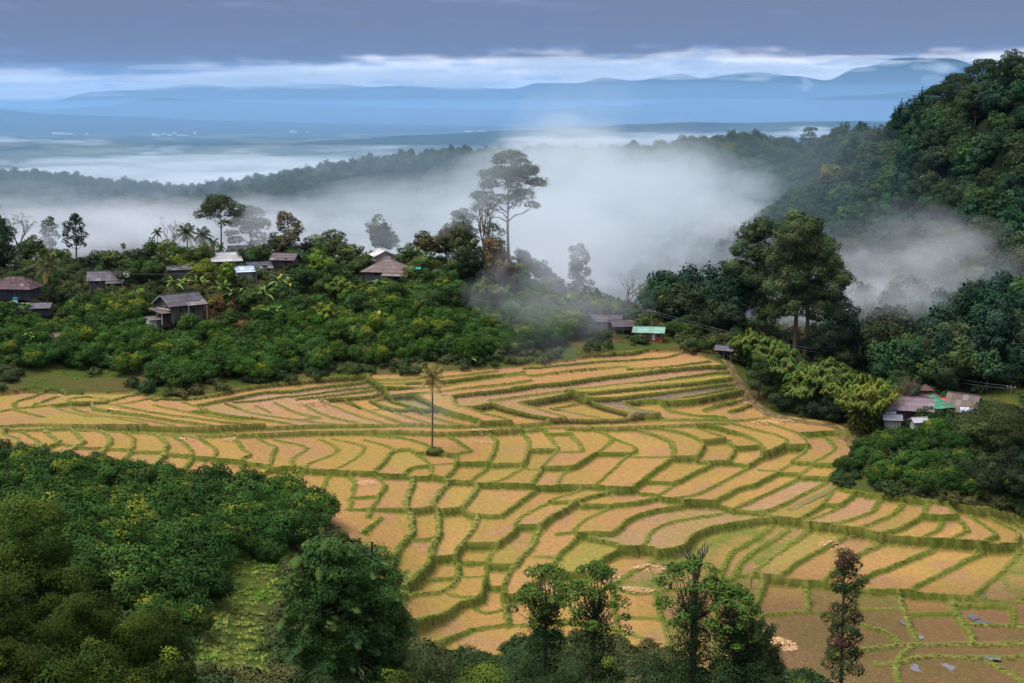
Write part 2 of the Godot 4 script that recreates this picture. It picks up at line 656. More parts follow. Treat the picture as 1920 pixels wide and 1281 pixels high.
func scatter(called: String, m: Mesh, mat: Material, where: Array, parent: Node) -> MultiMeshInstance3D:
	# where: [Transform3D, Color] pairs
	var mm := MultiMesh.new()
	mm.transform_format = MultiMesh.TRANSFORM_3D
	mm.use_colors = true
	mm.mesh = m
	mm.instance_count = where.size()
	for k in where.size():
		mm.set_instance_transform(k, where[k][0])
		mm.set_instance_color(k, where[k][1])
	var o := MultiMeshInstance3D.new()
	o.name = numbered(called) if parent == self else called
	o.multimesh = mm
	o.material_override = mat
	o.set_meta("kind", "stuff")
	parent.add_child(o, true)
	return o

func stubble(root: Node3D) -> void:
	var st := []
	var gr := []
	var b := 0
	for k in GW * GH:
		if mask[k] != 2 or region[k] < 0 or near[k] < 0.2: continue
		if rng.randf() > 0.27: continue
		var x := GX + (k % GW) * GS + rng.randf_range(-0.2, 0.2)
		var d := GD + (k / GW) * GS + rng.randf_range(-0.2, 0.2)
		if absf(x / d) > 0.385: continue
		var damp := smoothstep(217.0, 200.0, d) * smoothstep(14.0, 34.0, x)
		var c := Color(0.53, 0.335, 0.11).lerp(Color(0.42, 0.325, 0.09), clampf(0.25 + 1.6 * noise.get_noise_2d(x * 2.4, d * 2.4) + rng.randf_range(-0.3, 0.3), 0, 1)) * rng.randf_range(0.75, 1.15)
		c = c.lerp(Color(0.26, 0.16, 0.075), damp * 0.85)
		c.a = 1.0
		st.append([Transform3D(Basis(Vector3.UP, rng.randf() * TAU).scaled(Vector3.ONE * rng.randf_range(0.7, 1.2)), Vector3(x, height[k] - 0.02, -d)), c])
	for q in bund_marks:
		if absf(q[0] / q[1]) > 0.385: continue
		var kind: int = q[2]
		if rng.randf() > [0.75, 0.22, 0.85, 0.2][kind]: continue
		var x: float = q[0] + rng.randf_range(-0.3, 0.3)
		var d: float = q[1] + (rng.randf_range(-0.75, 0.3) if q[1] < 262.0 else rng.randf_range(-0.1, 0.4))
		var k := cell(x, d)
		if k < 0 or mask[k] != 2: continue
		var c := Color(0.2, 0.25, 0.04).lerp(Color(0.36, 0.34, 0.09), rng.randf())
		if kind == 2: c = Color(0.21, 0.25, 0.05).lerp(Color(0.36, 0.34, 0.11), rng.randf())
		if d < 211.0: c = Color(0.11, 0.17, 0.025).lerp(Color(0.2, 0.22, 0.05), rng.randf())
		var sz: float = rng.randf_range(0.3, 0.8) * [1.0, 0.6, 1.35, 0.6][kind] * (0.75 if d > 262.0 else 1.0)
		gr.append([Transform3D(Basis(Vector3.UP, rng.randf() * TAU).scaled(Vector3(sz, sz, sz)), Vector3(x, height[k] - 0.03, -d)), c])
	scatter("rice_stubble", tuft(5, 0.09, 0.13, 0.035), painted("straw", 0.9, 0.3), st, root)
	scatter("bund_grass", tuft(9, 0.38, 0.34, 0.045), painted("grass_blade", 0.8, 0.5), gr, root)

const BARE := "420 612 24;390 590 14;470 598 12;930 612 20;905 610 12;1085 668 25;1160 650 15;450 1235 40;430 1255 30;1150 560 10;825 540 12;340 600 18;1800 790 10;240 690 12;430 720 10"
const LUSH := "445 1120 75;440 1190 65;430 1250 65;480 1070 45;470 1090 25;430 1160 30;440 1060 40;300 975 60;520 1050 25;760 505 16;800 530 14;1240 640 25;1860 770 30;1880 740 25;100 715 60;200 730 40"

func ground() -> void:
	var s := Shape.new()
	var poly := edge_points()
	var bare := []
	for q in BARE.split(";"):
		var g := q.split_floats(" ")
		var p := on_land(g[0], g[1], 70.0)
		bare.append(Vector3(p.x, -p.z, g[2] * -p.z / F))
	var lush := []
	for q in LUSH.split(";"):
		var g := q.split_floats(" ")
		var p := on_land(g[0], g[1], 70.0)
		lush.append(Vector3(p.x, -p.z, g[2] * -p.z / F))
	var ru := 290
	var rd := 330
	for j in rd:
		var d := exp(V0 + (V1 - V0) * j / (rd - 1))
		for a in ru:
			var x := d * (U0 + (U1 - U0) * a / (ru - 1))
			var h := land(x, d) - 320.0 * smoothstep(1500.0, 2700.0, d)
			var t := noise.get_noise_2d(x * 1.6, d * 1.6)
			var e := fine.get_noise_2d(x * 5.0, d * 5.0)
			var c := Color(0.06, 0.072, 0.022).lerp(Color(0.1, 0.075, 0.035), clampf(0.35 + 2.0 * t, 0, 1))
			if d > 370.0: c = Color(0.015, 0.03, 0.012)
			elif d < 330.0 and d > 80.0:
				for q in bare:
					var r := Vector2((x - q.x), (d - q.y) * 0.35).length()
					if r < q.z * 1.6: c = c.lerp(Color(0.27, 0.155, 0.075).lerp(Color(0.2, 0.15, 0.05), clampf(0.4 + 2.0 * e, 0, 1)), smoothstep(q.z * 1.4, q.z * 0.7, r + q.z * e))
				for q in lush:
					var r := Vector2((x - q.x), (d - q.y) * 0.35).length()
					if r < q.z * 1.6: c = c.lerp(Color(0.09, 0.15, 0.025).lerp(Color(0.14, 0.15, 0.03), clampf(0.4 + 2.0 * e, 0, 1)), smoothstep(q.z * 1.4, q.z * 0.7, r + q.z * e))
			if d > 150.0 and d < 320.0 and Geometry2D.is_point_in_polygon(Vector2(x, d), poly): h -= 3.0
			c *= 1.0 + 0.35 * e
			c.a = 1.0
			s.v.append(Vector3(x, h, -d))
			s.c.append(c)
	for j in rd:
		for a in ru:
			var k := j * ru + a
			var p := s.v[k + 1] if a < ru - 1 else s.v[k]
			var q := s.v[k - 1] if a > 0 else s.v[k]
			var r := s.v[k + ru] if j < rd - 1 else s.v[k]
			var t := s.v[k - ru] if j > 0 else s.v[k]
			s.n.append((p - q).cross(r - t).normalized())
			if j < rd - 1 and a < ru - 1:
				s.i.append_array([k, k + ru, k + 1, k + 1, k + ru, k + ru + 1])
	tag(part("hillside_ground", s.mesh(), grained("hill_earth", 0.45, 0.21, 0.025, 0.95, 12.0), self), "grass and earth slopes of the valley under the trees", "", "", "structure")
	# the cart track beside the terraces
	track("dirt_track", "1352 664 1366 682 1377 702 1392 730 1410 752 1440 776 1490 792 1560 803 1596 820 1606 845", 1.5, "brown dirt track climbing beside the terraces to the open shed")
	track("field_path", "1596 885 1560 915 1515 940 1480 960", 1.1, "trodden grassy path running down between the terraces")

func track(called: String, route: String, half: float, label: String) -> void:
	var q := route.split_floats(" ")
	var curve := Curve3D.new()
	for k in range(0, q.size(), 2):
		curve.add_point(on_land(q[k], q[k + 1], 120.0))
	curve.bake_interval = 0.8
	var p := curve.get_baked_points()
	var s := Shape.new()
	for k in p.size():
		var t := p[mini(k + 1, p.size() - 1)] - p[maxi(k - 1, 0)]
		var side := Vector3(t.z, 0, -t.x).normalized()
		for w in [-1.0, -0.5, 0.0, 0.5, 1.0]:
			var r: Vector3 = p[k] + side * half * (w + 0.3 * noise.get_noise_2d(k * 9.0, w * 40.0))
			var c := Color(0.17, 0.105, 0.06) if absf(w) == 0.5 else Color(0.13, 0.115, 0.045)
			if called == "field_path": c = Color(0.3, 0.22, 0.1) if absf(w) == 0.5 else Color(0.17, 0.2, 0.04)
			c = c.lerp(Color(0.26, 0.2, 0.1), clampf(0.2 + 2.0 * fine.get_noise_2d(r.x * 6.0, r.z * 6.0), 0, 1))
			s.v.append(Vector3(r.x, lerpf(land(r.x, -r.z), field_height(r.x, -r.z), 0.6) + (0.22 if absf(w) < 0.9 else -0.3), r.z))
			s.n.append(Vector3.UP)
			s.c.append(c)
	for k in p.size() - 1:
		for w in 4:
			var a := k * 5 + w
			s.i.append_array([a, a + 5, a + 1, a + 1, a + 5, a + 6])
	tag(part(called, s.mesh(true), grained("track_earth", 0.6, 0.5, 0.03, 0.95, 3.0), self), label, "", "", "structure")

func far_country() -> void:
	# the plain, with its dark woods and pale clearings
	var s := Shape.new()
	var ru := 200
	var rd := 150
	for j in rd:
		var d := exp(lerpf(log(2000.0), log(60000.0), float(j) / (rd - 1)))
		for a in ru:
			var x := d * lerpf(-1.3, 1.3, float(a) / (ru - 1))
			var t := noise.get_noise_2d(x * 0.03, d * 0.012)
			var e := noise.get_noise_2d(x * 0.16 + 900.0, d * 0.05)
			var c := Color(0.022, 0.036, 0.02).lerp(Color(0.07, 0.085, 0.045), smoothstep(-0.05, 0.4, t + 0.6 * e))
			if e > 0.22: c = c.lerp(Color(0.12, 0.12, 0.075), smoothstep(0.22, 0.42, e))
			s.v.append(Vector3(x, -440.0 + 8.0 * t, -d))
			s.n.append(Vector3.UP)
			s.c.append(c)
			if j < rd - 1 and a < ru - 1:
				var k := j * ru + a
				s.i.append_array([k, k + ru, k + 1, k + 1, k + ru, k + ru + 1])
	tag(part("valley_plain", s.mesh(), painted("plain_land"), self), "wide hazy valley plain beyond the hills", "", "", "structure")
	ridge("plain_ridge", "low blue wooded ridge rising from the plain", 15000.0, 1200.0, "540 267 640 262 800 252 950 245 1100 239 1180 233 1290 229 1400 231 1500 228 1600 227 1700 231 1900 238 2100 242", Color(0.02, 0.034, 0.02), 25.0)
	ridge("foothill_range", "lowest blue foothills along the far plain", 21000.0, 2500.0, "-300 200 0 206 120 214 260 219 420 226 700 233 960 236 1200 233 1500 228 1900 220 2300 215", Color(0.024, 0.036, 0.024), 90.0)
	ridge("mountain_range", "middle blue mountain range across the valley", 26000.0, 3500.0, "-300 190 0 200 90 205 200 199 310 184 380 187 480 192 600 197 760 203 960 206 1150 199 1300 188 1420 192 1600 178 1750 166 1900 160 2200 170", Color(0.024, 0.038, 0.028), 190.0)
	ridge("mountain_range", "farthest blue mountains with cloud on their tops", 32000.0, 4500.0, "-300 178 0 194 90 193 190 171 240 169 300 166 370 158 430 162 520 160 640 157 700 163 760 161 860 165 960 166 1010 155 1080 156 1130 146 1185 152 1270 138 1310 146 1400 134 1480 142 1540 150 1600 126 1680 107 1760 109 1830 124 2000 118 2300 130", Color(0.028, 0.042, 0.034), 260.0)
	# the town on the plain
	var t := []
	var bx := Shape.new()
	bx.box(Vector3(-0.5, 0, -0.5), Vector3(0.5, 1, 0.5), Color.WHITE)
	for q in [[640, 231, 20], [700, 233, 40], [760, 235, 60], [880, 243, 50], [950, 243, 40], [120, 243, 30], [300, 245, 30], [1330, 219, 60], [1630, 217, 50], [1100, 226, 40], [580, 240, 40]]:
		for k in 9:
			var p := ray_at(q[0] + rng.randfn() * q[2] * 0.7, 240, 1.0)
			var d := 440.0 / absf(ray_at(960, q[1] + rng.randf_range(6, 11), 1.0).y)
			t.append([Transform3D(Basis(Vector3.UP, rng.randf() * 0.3).scaled(Vector3(rng.randf_range(30, 110), rng.randf_range(12, 30), 40)), Vector3(p.x * d, -440, -d)), Color(0.75, 0.75, 0.74)])
	tag(scatter("distant_town", bx.mesh(), painted("town_wall"), t, self), "tiny white buildings of a far town on the plain")

func ridge(called: String, label: String, dist: float, depth: float, profile: String, col: Color, rough: float) -> void:
	var q := profile.split_floats(" ")
	var s := Shape.new()
	var nx := 420
	var nz := 15
	var lo: float = ray_at(q[0], 0, dist).x
	var hi: float = ray_at(q[q.size() - 2], 0, dist).x
	var seg := 0
	for a in nx:
		var x := lerpf(lo, hi, float(a) / (nx - 1))
		var px := x / dist * F + 960.0
		while seg < q.size() - 4 and px > q[seg + 2]: seg += 2
		var t := clampf((px - q[seg]) / (q[seg + 2] - q[seg]), 0, 1)
		var py := lerpf(q[seg + 1], q[seg + 3], t * t * (3 - 2 * t))
		var top: float = ray_at(960, py, dist).y + 445.0
		for b in nz:
			var w := float(b) / (nz - 1) * 2.0 - 1.0
			var z := dist + w * depth
			var g := noise.get_noise_2d(x * 40.0 / depth, z * 40.0 / depth) + 0.5 * noise.get_noise_2d(x * 110.0 / depth + 50.0, z * 110.0 / depth)
			var shape := pow(maxf(0.0, 1.0 - absf(w)), 1.15)
			var y := top * shape + rough * g * (1.0 - shape) * minf(1.0, shape * 5.0) + rough * 0.06 * g
			s.v.append(Vector3(x, -446.0 + y, -z))
			s.c.append(col * (1.0 + 0.5 * g))
	for a in nx:
		for b in nz:
			var k := a * nz + b
			var p := s.v[k + nz] if a < nx - 1 else s.v[k]
			var r := s.v[k - nz] if a > 0 else s.v[k]
			var f := s.v[k + 1] if b < nz - 1 else s.v[k]
			var e := s.v[k - 1] if b > 0 else s.v[k]
			s.n.append((p - r).cross(f - e).normalized())
			if a < nx - 1 and b < nz - 1:
				s.i.append_array([k, k + 1, k + nz, k + nz, k + 1, k + nz + 1])
	tag(part(called, s.mesh(), painted("mountain_wood"), self), label, "", "", "structure")
const BUNDS := "b 0 770 25 766 70 763 132 756 172 757 200 757;b 25 762 32 750 60 741 82 732 107 731 125 737;b 57 765 67 757 87 749 105 741;b 132 757 130 747 165 742 187 750 207 759;b 190 746 207 751 235 742 260 737;b 207 759 240 756 280 746 292 750;b 25 767 50 776 82 785;t 97 762 120 772 160 784 200 787 240 796 275 804;t 135 761 155 771 195 781 245 786 287 795 325 804;b 172 757 180 767 225 776 275 784 320 794 370 802 400 807;b 217 761 252 770 300 780 350 787 410 798 460 806;t 287 760 325 770 375 781 425 792 462 800 500 806;t 347 776 385 770;b 342 754 390 770 435 782 480 789 530 800 555 806;t 425 755 450 767 480 779 530 789 580 798 630 805;b 370 759 400 753 480 737 510 733 545 732 605 722 692 710;b 545 741 590 735 655 726 697 721;b 440 752 480 750 510 745 542 740;b 557 747 590 744 642 737 705 727;b 602 749 645 746 717 736;b 300 747 345 749 400 742 480 726 580 714 690 704;b 692 705 692 710 710 725 720 737 732 750 755 760 805 780 842 794 867 801;b 697 716 780 712 855 706 930 697;b 710 725 770 722 840 716 900 708 960 702 985 698;b 720 738 780 732 830 727 912 713 969 704 997 707;b 844 737 928 727 997 716;b 847 748 912 741 987 731 1005 727;b 919 756 990 746 1060 735;b 985 690 1060 683 1135 675 1185 673 1250 667 1280 657;b 1085 668 1140 664 1185 662 1212 655;b 997 707 1047 700 1110 692 1172 687 1185 692 1260 686 1330 676;b 960 733 1005 727 1060 722 1115 712 1185 702 1260 692 1335 686 1360 688;b 1065 735 1110 732 1160 722 1210 715 1285 703 1368 697;b 1085 749 1135 744 1185 734 1235 725 1310 716 1378 711;b 1107 757 1147 756 1210 742 1285 728 1384 720;b 1170 757 1230 750 1250 751 1310 739 1390 728;b 1250 757 1295 754 1335 745 1394 736;b 1320 765 1360 755 1400 744;b 1367 772 1385 767 1415 756;b 1240 752 1260 767 1310 777 1360 784;b 1170 757 1180 767 1210 777 1260 785 1310 788;b 1060 735 1072 741 1092 750 1120 765 1160 780 1185 788;b 1035 764 1072 777 1122 790;b 1035 764 1060 759 1095 750 1107 757;b 972 761 1010 775 1060 793;b 972 761 1010 755 1072 741;b 925 762 960 777 997 789 1030 795;b 857 767 905 785 942 796 960 802;b 782 747 817 770 855 785 900 800;b 695 749 730 770 780 790 817 801;t 645 747 680 767 717 785 742 795 765 802;b 602 750 640 772 680 790 705 797 725 803;b 572 761 592 776 630 792 660 800 680 805;b 515 755 540 770 567 782 600 790;b 480 761 507 777;t 562 794 600 790;t 700 771 730 769;t 740 772 783 769;t 797 773 820 771;b 847 748 857 768 880 769 920 762;b 695 750 722 745;b 735 749 785 744 830 739 847 736;r -20 803 60 800 150 804 275 806 400 808 480 807 600 806 720 804 850 802 960 803 1060 795 1185 789 1330 787 1440 784;r -20 806 120 806 270 811 400 814 540 814 690 813 820 812 900 811 960 809 1060 802 1200 799 1290 796 1360 796;b 7 808 10 822 32 830 42 845;b 37 808 65 825 72 835 60 846;w 85 808 100 822 110 832 77 850 60 862;w 137 808 150 822 155 835 125 850 100 874;w 185 808 205 820 202 840 175 860 150 882;b 232 811 250 822 247 845 225 870 200 888;w 290 811 310 830 310 850 295 870 268 892;b 327 815 350 837 360 852 355 870 318 904;b 370 815 400 842 405 855 400 866 410 873 378 910;b 440 816 455 845 470 857 455 866 455 877 428 912;b 20 842 72 845 110 835 155 842 202 843 247 848 310 853 357 861 400 866 457 872 480 876 505 880 512 883 552 880 580 887 617 889 655 891 705 893 755 896 805 898 830 903 880 908 900 911 960 914 1000 915 1080 916 1115 917 1135 923 1180 927 1225 930 1247 940 1285 945 1335 950 1372 962 1415 968 1450 975 1494 982 1564 994 1622 1002 1652 1011 1739 1017 1841 1027 1914 1031 1960 1034;b 480 815 507 834 517 840 510 860 505 880 487 897 478 916;b 517 822 575 840 547 865 552 878 560 887 540 920;b 600 822 630 840 625 855 580 875 572 886;b 617 889 610 902 602 925 598 945;b 625 822 677 835 680 847 665 865 625 889;b 657 892 666 907 660 932 655 955;b 685 824 732 840 730 855 705 887 702 894;b 705 893 720 910 715 927 700 952 690 970;t 685 814 730 817 767 821 805 835;b 737 846 767 842 782 850 805 870 810 890 805 898;b 755 896 772 880 805 874;b 782 849 805 850 850 854 880 849;b 840 813 865 832 882 849 857 855;b 855 854 857 870 842 895 832 903;t 812 872 850 870;t 862 874 918 875;b 920 812 930 830 920 865 905 887 880 907;t 922 877 960 876 982 877;b 975 806 992 827 990 847 982 872 960 892 930 907 900 912;b 1020 805 1040 835 1045 847 1022 875 997 912;b 1060 803 1085 830 1092 848;b 1067 882 1052 895 1045 914;b 1105 800 1147 817 1132 842 1110 857 1080 880 1065 885;b 1147 818 1180 832 1192 847 1172 860 1147 887 1118 917;b 1190 799 1250 822 1262 840 1260 860 1225 890 1185 926;b 1235 797 1285 812 1315 830 1317 845 1305 866;b 1332 871 1297 892 1255 917 1237 933;b 1300 797 1355 825 1377 842 1367 869;b 1325 796 1397 822 1425 840 1430 857 1402 877 1347 912 1310 932 1280 940 1250 941;b 1370 795 1433 816 1465 827 1474 839 1436 858;b 1440 797 1468 808 1500 822 1514 839 1500 857 1459 886 1418 912 1386 921 1360 938 1337 950;b 1500 819 1544 817 1564 836 1558 851 1523 874 1491 897 1433 932 1373 962;b 1585 800 1602 839 1582 868 1550 899 1506 927 1453 959 1418 967;t 1490 820 1561 814 1596 820;t 1377 843 1425 843;t 1474 842 1514 842;t 1424 881 1462 884;t 1459 888 1500 889;t 1491 871 1527 873;t 1528 876 1574 876;t 1495 895 1550 898;t 987 881 1018 881;t 1024 882 1070 883;t 990 846 1045 846;t 1045 852 1092 850;t 1122 852 1178 852;t 1185 859 1260 859;t 1260 864 1305 865;t 1305 867 1330 869 1367 870 1402 876;t 1315 831 1368 829;t 1378 844 1427 843;t 1213 907 1262 910;t 1024 815 1070 813;b 1005 916 982 935 960 955 942 972;b 1092 918 1042 935 1010 950 972 977 965 1000 945 1020 917 1052 912 1082 907 1117 900 1135 872 1146;w 1180 927 1135 927 1085 941 1052 960 1015 987 997 1027 972 1062 952 1090 945 1120 950 1150 955 1180;b 1230 936 1180 947 1145 950 1100 972 1077 995 1045 1000;b 1080 998 1080 1010 1055 1037 1032 1067 1010 1095 1000 1130 1000 1178;b 1292 946 1225 957 1185 972 1160 995 1145 1007 1115 1005 1085 1005;b 1085 1005 1135 1017 1160 1029 1132 1050 1110 1080 1095 1115;b 1352 964 1285 972 1242 985 1220 1002 1205 1030 1162 1030;b 1208 1032 1232 1042 1197 1062 1170 1080 1150 1095 1120 1110;b 1450 978 1418 978 1372 986 1322 997 1295 1015 1280 1035 1235 1042;b 1447 983 1418 1005 1377 1031 1366 1047 1350 1080;b 1477 989 1442 1014 1407 1037 1389 1056 1370 1090;b 1517 990 1477 1024 1439 1056 1410 1082;b 1585 1000 1535 1033 1491 1065 1465 1090;b 1652 1012 1622 1033 1575 1065 1545 1102;b 1754 1020 1681 1062 1631 1085 1600 1112;b 1847 1028 1768 1077 1725 1103 1705 1120;b 1914 1033 1870 1082 1822 1127;b 1950 1095 1910 1133;b 1380 1078 1404 1080 1436 1088 1477 1096 1535 1103 1564 1109 1637 1117 1681 1117 1710 1120 1768 1126 1827 1129 1960 1137;w 1432 1090 1427 1115 1415 1140 1405 1180;w 1512 1103 1515 1129 1515 1152;b 1410 1160 1515 1152 1564 1164 1590 1185;w 1684 1120 1695 1152 1710 1190 1725 1217;w 1786 1129 1797 1158 1818 1193 1824 1215;w 1620 1180 1663 1196 1690 1217;w 1560 1240 1634 1225 1710 1218 1797 1217 1856 1217 1960 1210;w 1805 1176 1870 1179 1960 1184;b 1790 1141 1891 1141 1900 1180;w 1710 1220 1681 1252 1687 1290;w 1841 1243 1900 1278 1930 1300;w 1640 1255 1681 1252 1739 1240 1841 1243 1960 1231;t 1600 1147 1690 1146;t 1698 1152 1792 1151;b 1228 1108 1237 1150 1256 1206 1275 1245;t 1153 1161 1240 1164;t 1237 1166 1330 1168;b 1150 1100 1153 1159 1162 1210;b 760 1212 777 1207 865 1195 940 1180 1002 1177 1080 1175 1162 1188 1210 1200;b 740 1184 757 1182 795 1177 840 1165 872 1146 915 1155 947 1145;w 897 912 880 940 867 957;t 867 958 895 972 942 972;w 895 972 887 1000 870 1025 857 1047 860 1075 852 1107 830 1122 780 1125 745 1130;w 840 905 825 925 812 950 822 965 822 1005 812 1040 805 1070 780 1095 750 1120;w 775 897 767 932 760 950 772 975 772 1007 752 1032 735 1065 725 1100;b 715 972 700 985 680 1000;t 655 935 710 935;t 650 954 727 960 763 963;t 770 962 814 956;t 820 961 867 958;t 770 1020 818 1016;t 812 1056 857 1053;t 790 1086 857 1086;t 860 1057 917 1057;t 872 1031 937 1030;t 855 1093 911 1093;t 917 1068 970 1068;t 908 1105 947 1106;t 970 989 1020 991;t 947 1130 1003 1130;t 840 1130 875 1136 905 1136;t 1005 1047 1050 1050;t 1020 1082 1110 1082;t 1037 942 1085 943;t 1090 946 1145 949;b 1602 924 1576 950 1517 982 1512 988;t 1541 950 1580 950;b 1564 915 1541 950 1494 982;b 1652 930 1631 962 1570 988 1535 990;b 1695 935 1672 967 1611 999;b 1739 942 1730 967 1681 1000 1650 1010;b 1735 970 1765 972 1795 969;b 1768 973 1760 994 1730 1015;b 1777 944 1812 991 1806 1005 1780 1020;b 1809 953 1862 1002 1867 1011 1842 1028;b 1850 962 1900 997 1911 1011 1900 1032;b 1894 970 1960 1005;t 1120 1112 1150 1100 1190 1113 1228 1110 1265 1104 1330 1108 1405 1130;t 1340 1110 1345 1180 1350 1250;b 1350 1080 1370 1090 1389 1058;b 1564 913 1602 924 1652 930 1695 935 1739 941 1777 944 1827 956 1920 976 1980 985"

# ---------------------------------------------------------------- trees and plants
func rnd_dir() -> Vector3:
	var y := rng.randf_range(-1, 1)
	var a := rng.randf() * TAU
	var r := sqrt(1.0 - y * y)
	return Vector3(r * cos(a), y, r * sin(a))

# leaves on the skin of one clump of a crown
func clump(s: Shape, at: Vector3, r: Vector3, out: Vector3, count: int, size: float, col: Color, droop := 0.0, slim := 0.55) -> void:
	for k in count:
		var d := rnd_dir()
		if d.dot(out) < -0.55: d = -d
		var p := at + d * r * (rng.randf_range(0.72, 1.06) if k % 6 else rng.randf_range(1.0, 1.38))
		var n := (d * 0.75 + out * 0.35 + Vector3(0, 0.25, 0)).normalized()
		var q := rnd_dir()
		var t := (n.cross(q) + q * 0.45 - Vector3(0, droop, 0)).normalized()
		var w := t.cross(n + q * 0.35).normalized()
		var f := w.cross(t)
		if f.dot(n) < 0.0: f = -f
		var z := size * rng.randf_range(0.65, 1.3)
		var g := rng.randf_range(0.78, 1.24)
		s.leaf(p, t * z * 0.5, w * z * slim * 0.5, (f * 0.55 + n * 0.45).normalized(), Color(col.r * g, col.g * g, col.b * g))

# a rounded or oval crown of many clumps; returns the clump places for limbs
func crown(s: Shape, at: Vector3, r: Vector3, clumps: int, clump_r: float, leaf: float, fill: float, col: Color, shoots: float, low := -0.35, shoot_col := Color(0.2, 0.25, 0.03)) -> PackedVector3Array:
	var places := PackedVector3Array()
	var lean := rng.randf() * TAU
	for k in clumps:
		# spread evenly over the shell, jittered
		var y := lerpf(low, 1.0, (k + rng.randf()) / clumps)
		var a := k * 2.39996 + rng.randf_range(-0.5, 0.5) + lean
		var q := sqrt(maxf(0.0, 1.0 - y * y))
		var d := Vector3(q * cos(a), y, q * sin(a))
		var p := at + d * r * rng.randf_range(0.58, 0.86)
		var cr := clump_r * rng.randf_range(0.55, 1.35)
		var size := Vector3(cr, cr * rng.randf_range(0.62, 0.85), cr)
		var g := rng.randf_range(0.6, 1.45)
		var c := Color(col.r * g * rng.randf_range(0.85, 1.2), col.g * g, col.b * g)
		if y > 0.1 and rng.randf() < shoots: c = c.lerp(shoot_col, rng.randf_range(0.15, 0.6))
		var count := int(fill * 12.57 * cr * cr / (leaf * leaf * 0.5))
		clump(s, p, size, d, count, leaf, c)
		places.append(p)
	return places

func limbs(s: Shape, top: Vector3, places: PackedVector3Array, r0: float, col: Color, share := 1.0) -> void:
	for p in places:
		if rng.randf() > share: continue
		var mid := top.lerp(p, 0.5) + Vector3(0, -0.12 * top.distance_to(p), 0) + rnd_dir() * 0.08 * top.distance_to(p)
		s.tube(PackedVector3Array([top + (mid - top) * 0.02, mid, p]), r0, r0 * 0.25, 4, col)

func trunk_path(h: float, bend: float) -> PackedVector3Array:
	var q := PackedVector3Array()
	var a := rng.randf() * TAU
	for k in 6:
		var t := k / 5.0
		q.append(Vector3(cos(a) * bend * sin(t * 2.2), -0.6 + (h + 0.6) * t, sin(a) * bend * sin(t * 2.2)) + Vector3(rng.randf_range(-1, 1), 0, rng.randf_range(-1, 1)) * bend * 0.15)
	return q

const BARK := Color(0.11, 0.085, 0.065)
const PALE_BARK := Color(0.24, 0.2, 0.165)

func leafmat() -> StandardMaterial3D:
	return painted("leaf", 0.75, 0.5)

func finish(o: Node3D, foliage: Shape, wood: Shape, called := "crown") -> void:
	if foliage.v.size() > 0: part(called, foliage.mesh(), leafmat(), o)
	if wood.v.size() > 0: part("trunk", wood.mesh(), painted("bark", 0.9), o)

# dense round-headed tree; h and w in metres
func broad_tree(o: Node3D, h: float, w: float, leaf: float, col: Color, bole := 0.25, shoots := 0.0, lumps := 26, fill := 0.85) -> void:
	var s := Shape.new()
	var b := Shape.new()
	var ch := h * (1.0 - bole)
	var at := Vector3(0, h * bole + ch * 0.5, 0)
	var cr := sqrt(w * ch / lumps) * 0.8
	# the head is several uneven masses, not one ball
	var places := PackedVector3Array()
	var turn := rng.randf() * TAU
	for k in 4:
		var a := turn + k * 2.1
		var off := Vector3(cos(a) * w * 0.2, ch * [0.2, -0.1, -0.16, 0.02][k] * rng.randf_range(0.6, 1.2), sin(a) * w * 0.2)
		var sz := rng.randf_range(0.58, 0.76)
		places.append_array(crown(s, at + off, Vector3(w * 0.5 * sz, ch * 0.5 * minf(sz + 0.06, 0.78), w * 0.5 * sz), lumps / 3, cr, leaf, fill, col * rng.randf_range(0.85, 1.15), shoots, -0.7))
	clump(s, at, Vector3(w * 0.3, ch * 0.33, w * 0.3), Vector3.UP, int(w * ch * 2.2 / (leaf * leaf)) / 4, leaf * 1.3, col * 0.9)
	var r := 0.022 * h + 0.05
	b.tube(trunk_path(h * bole + ch * 0.35, w * 0.04), r, r * 0.5, 7, BARK)
	limbs(b, Vector3(0, h * bole + ch * 0.2, 0), places, r * 0.35, BARK, 0.6)
	finish(o, s, b)

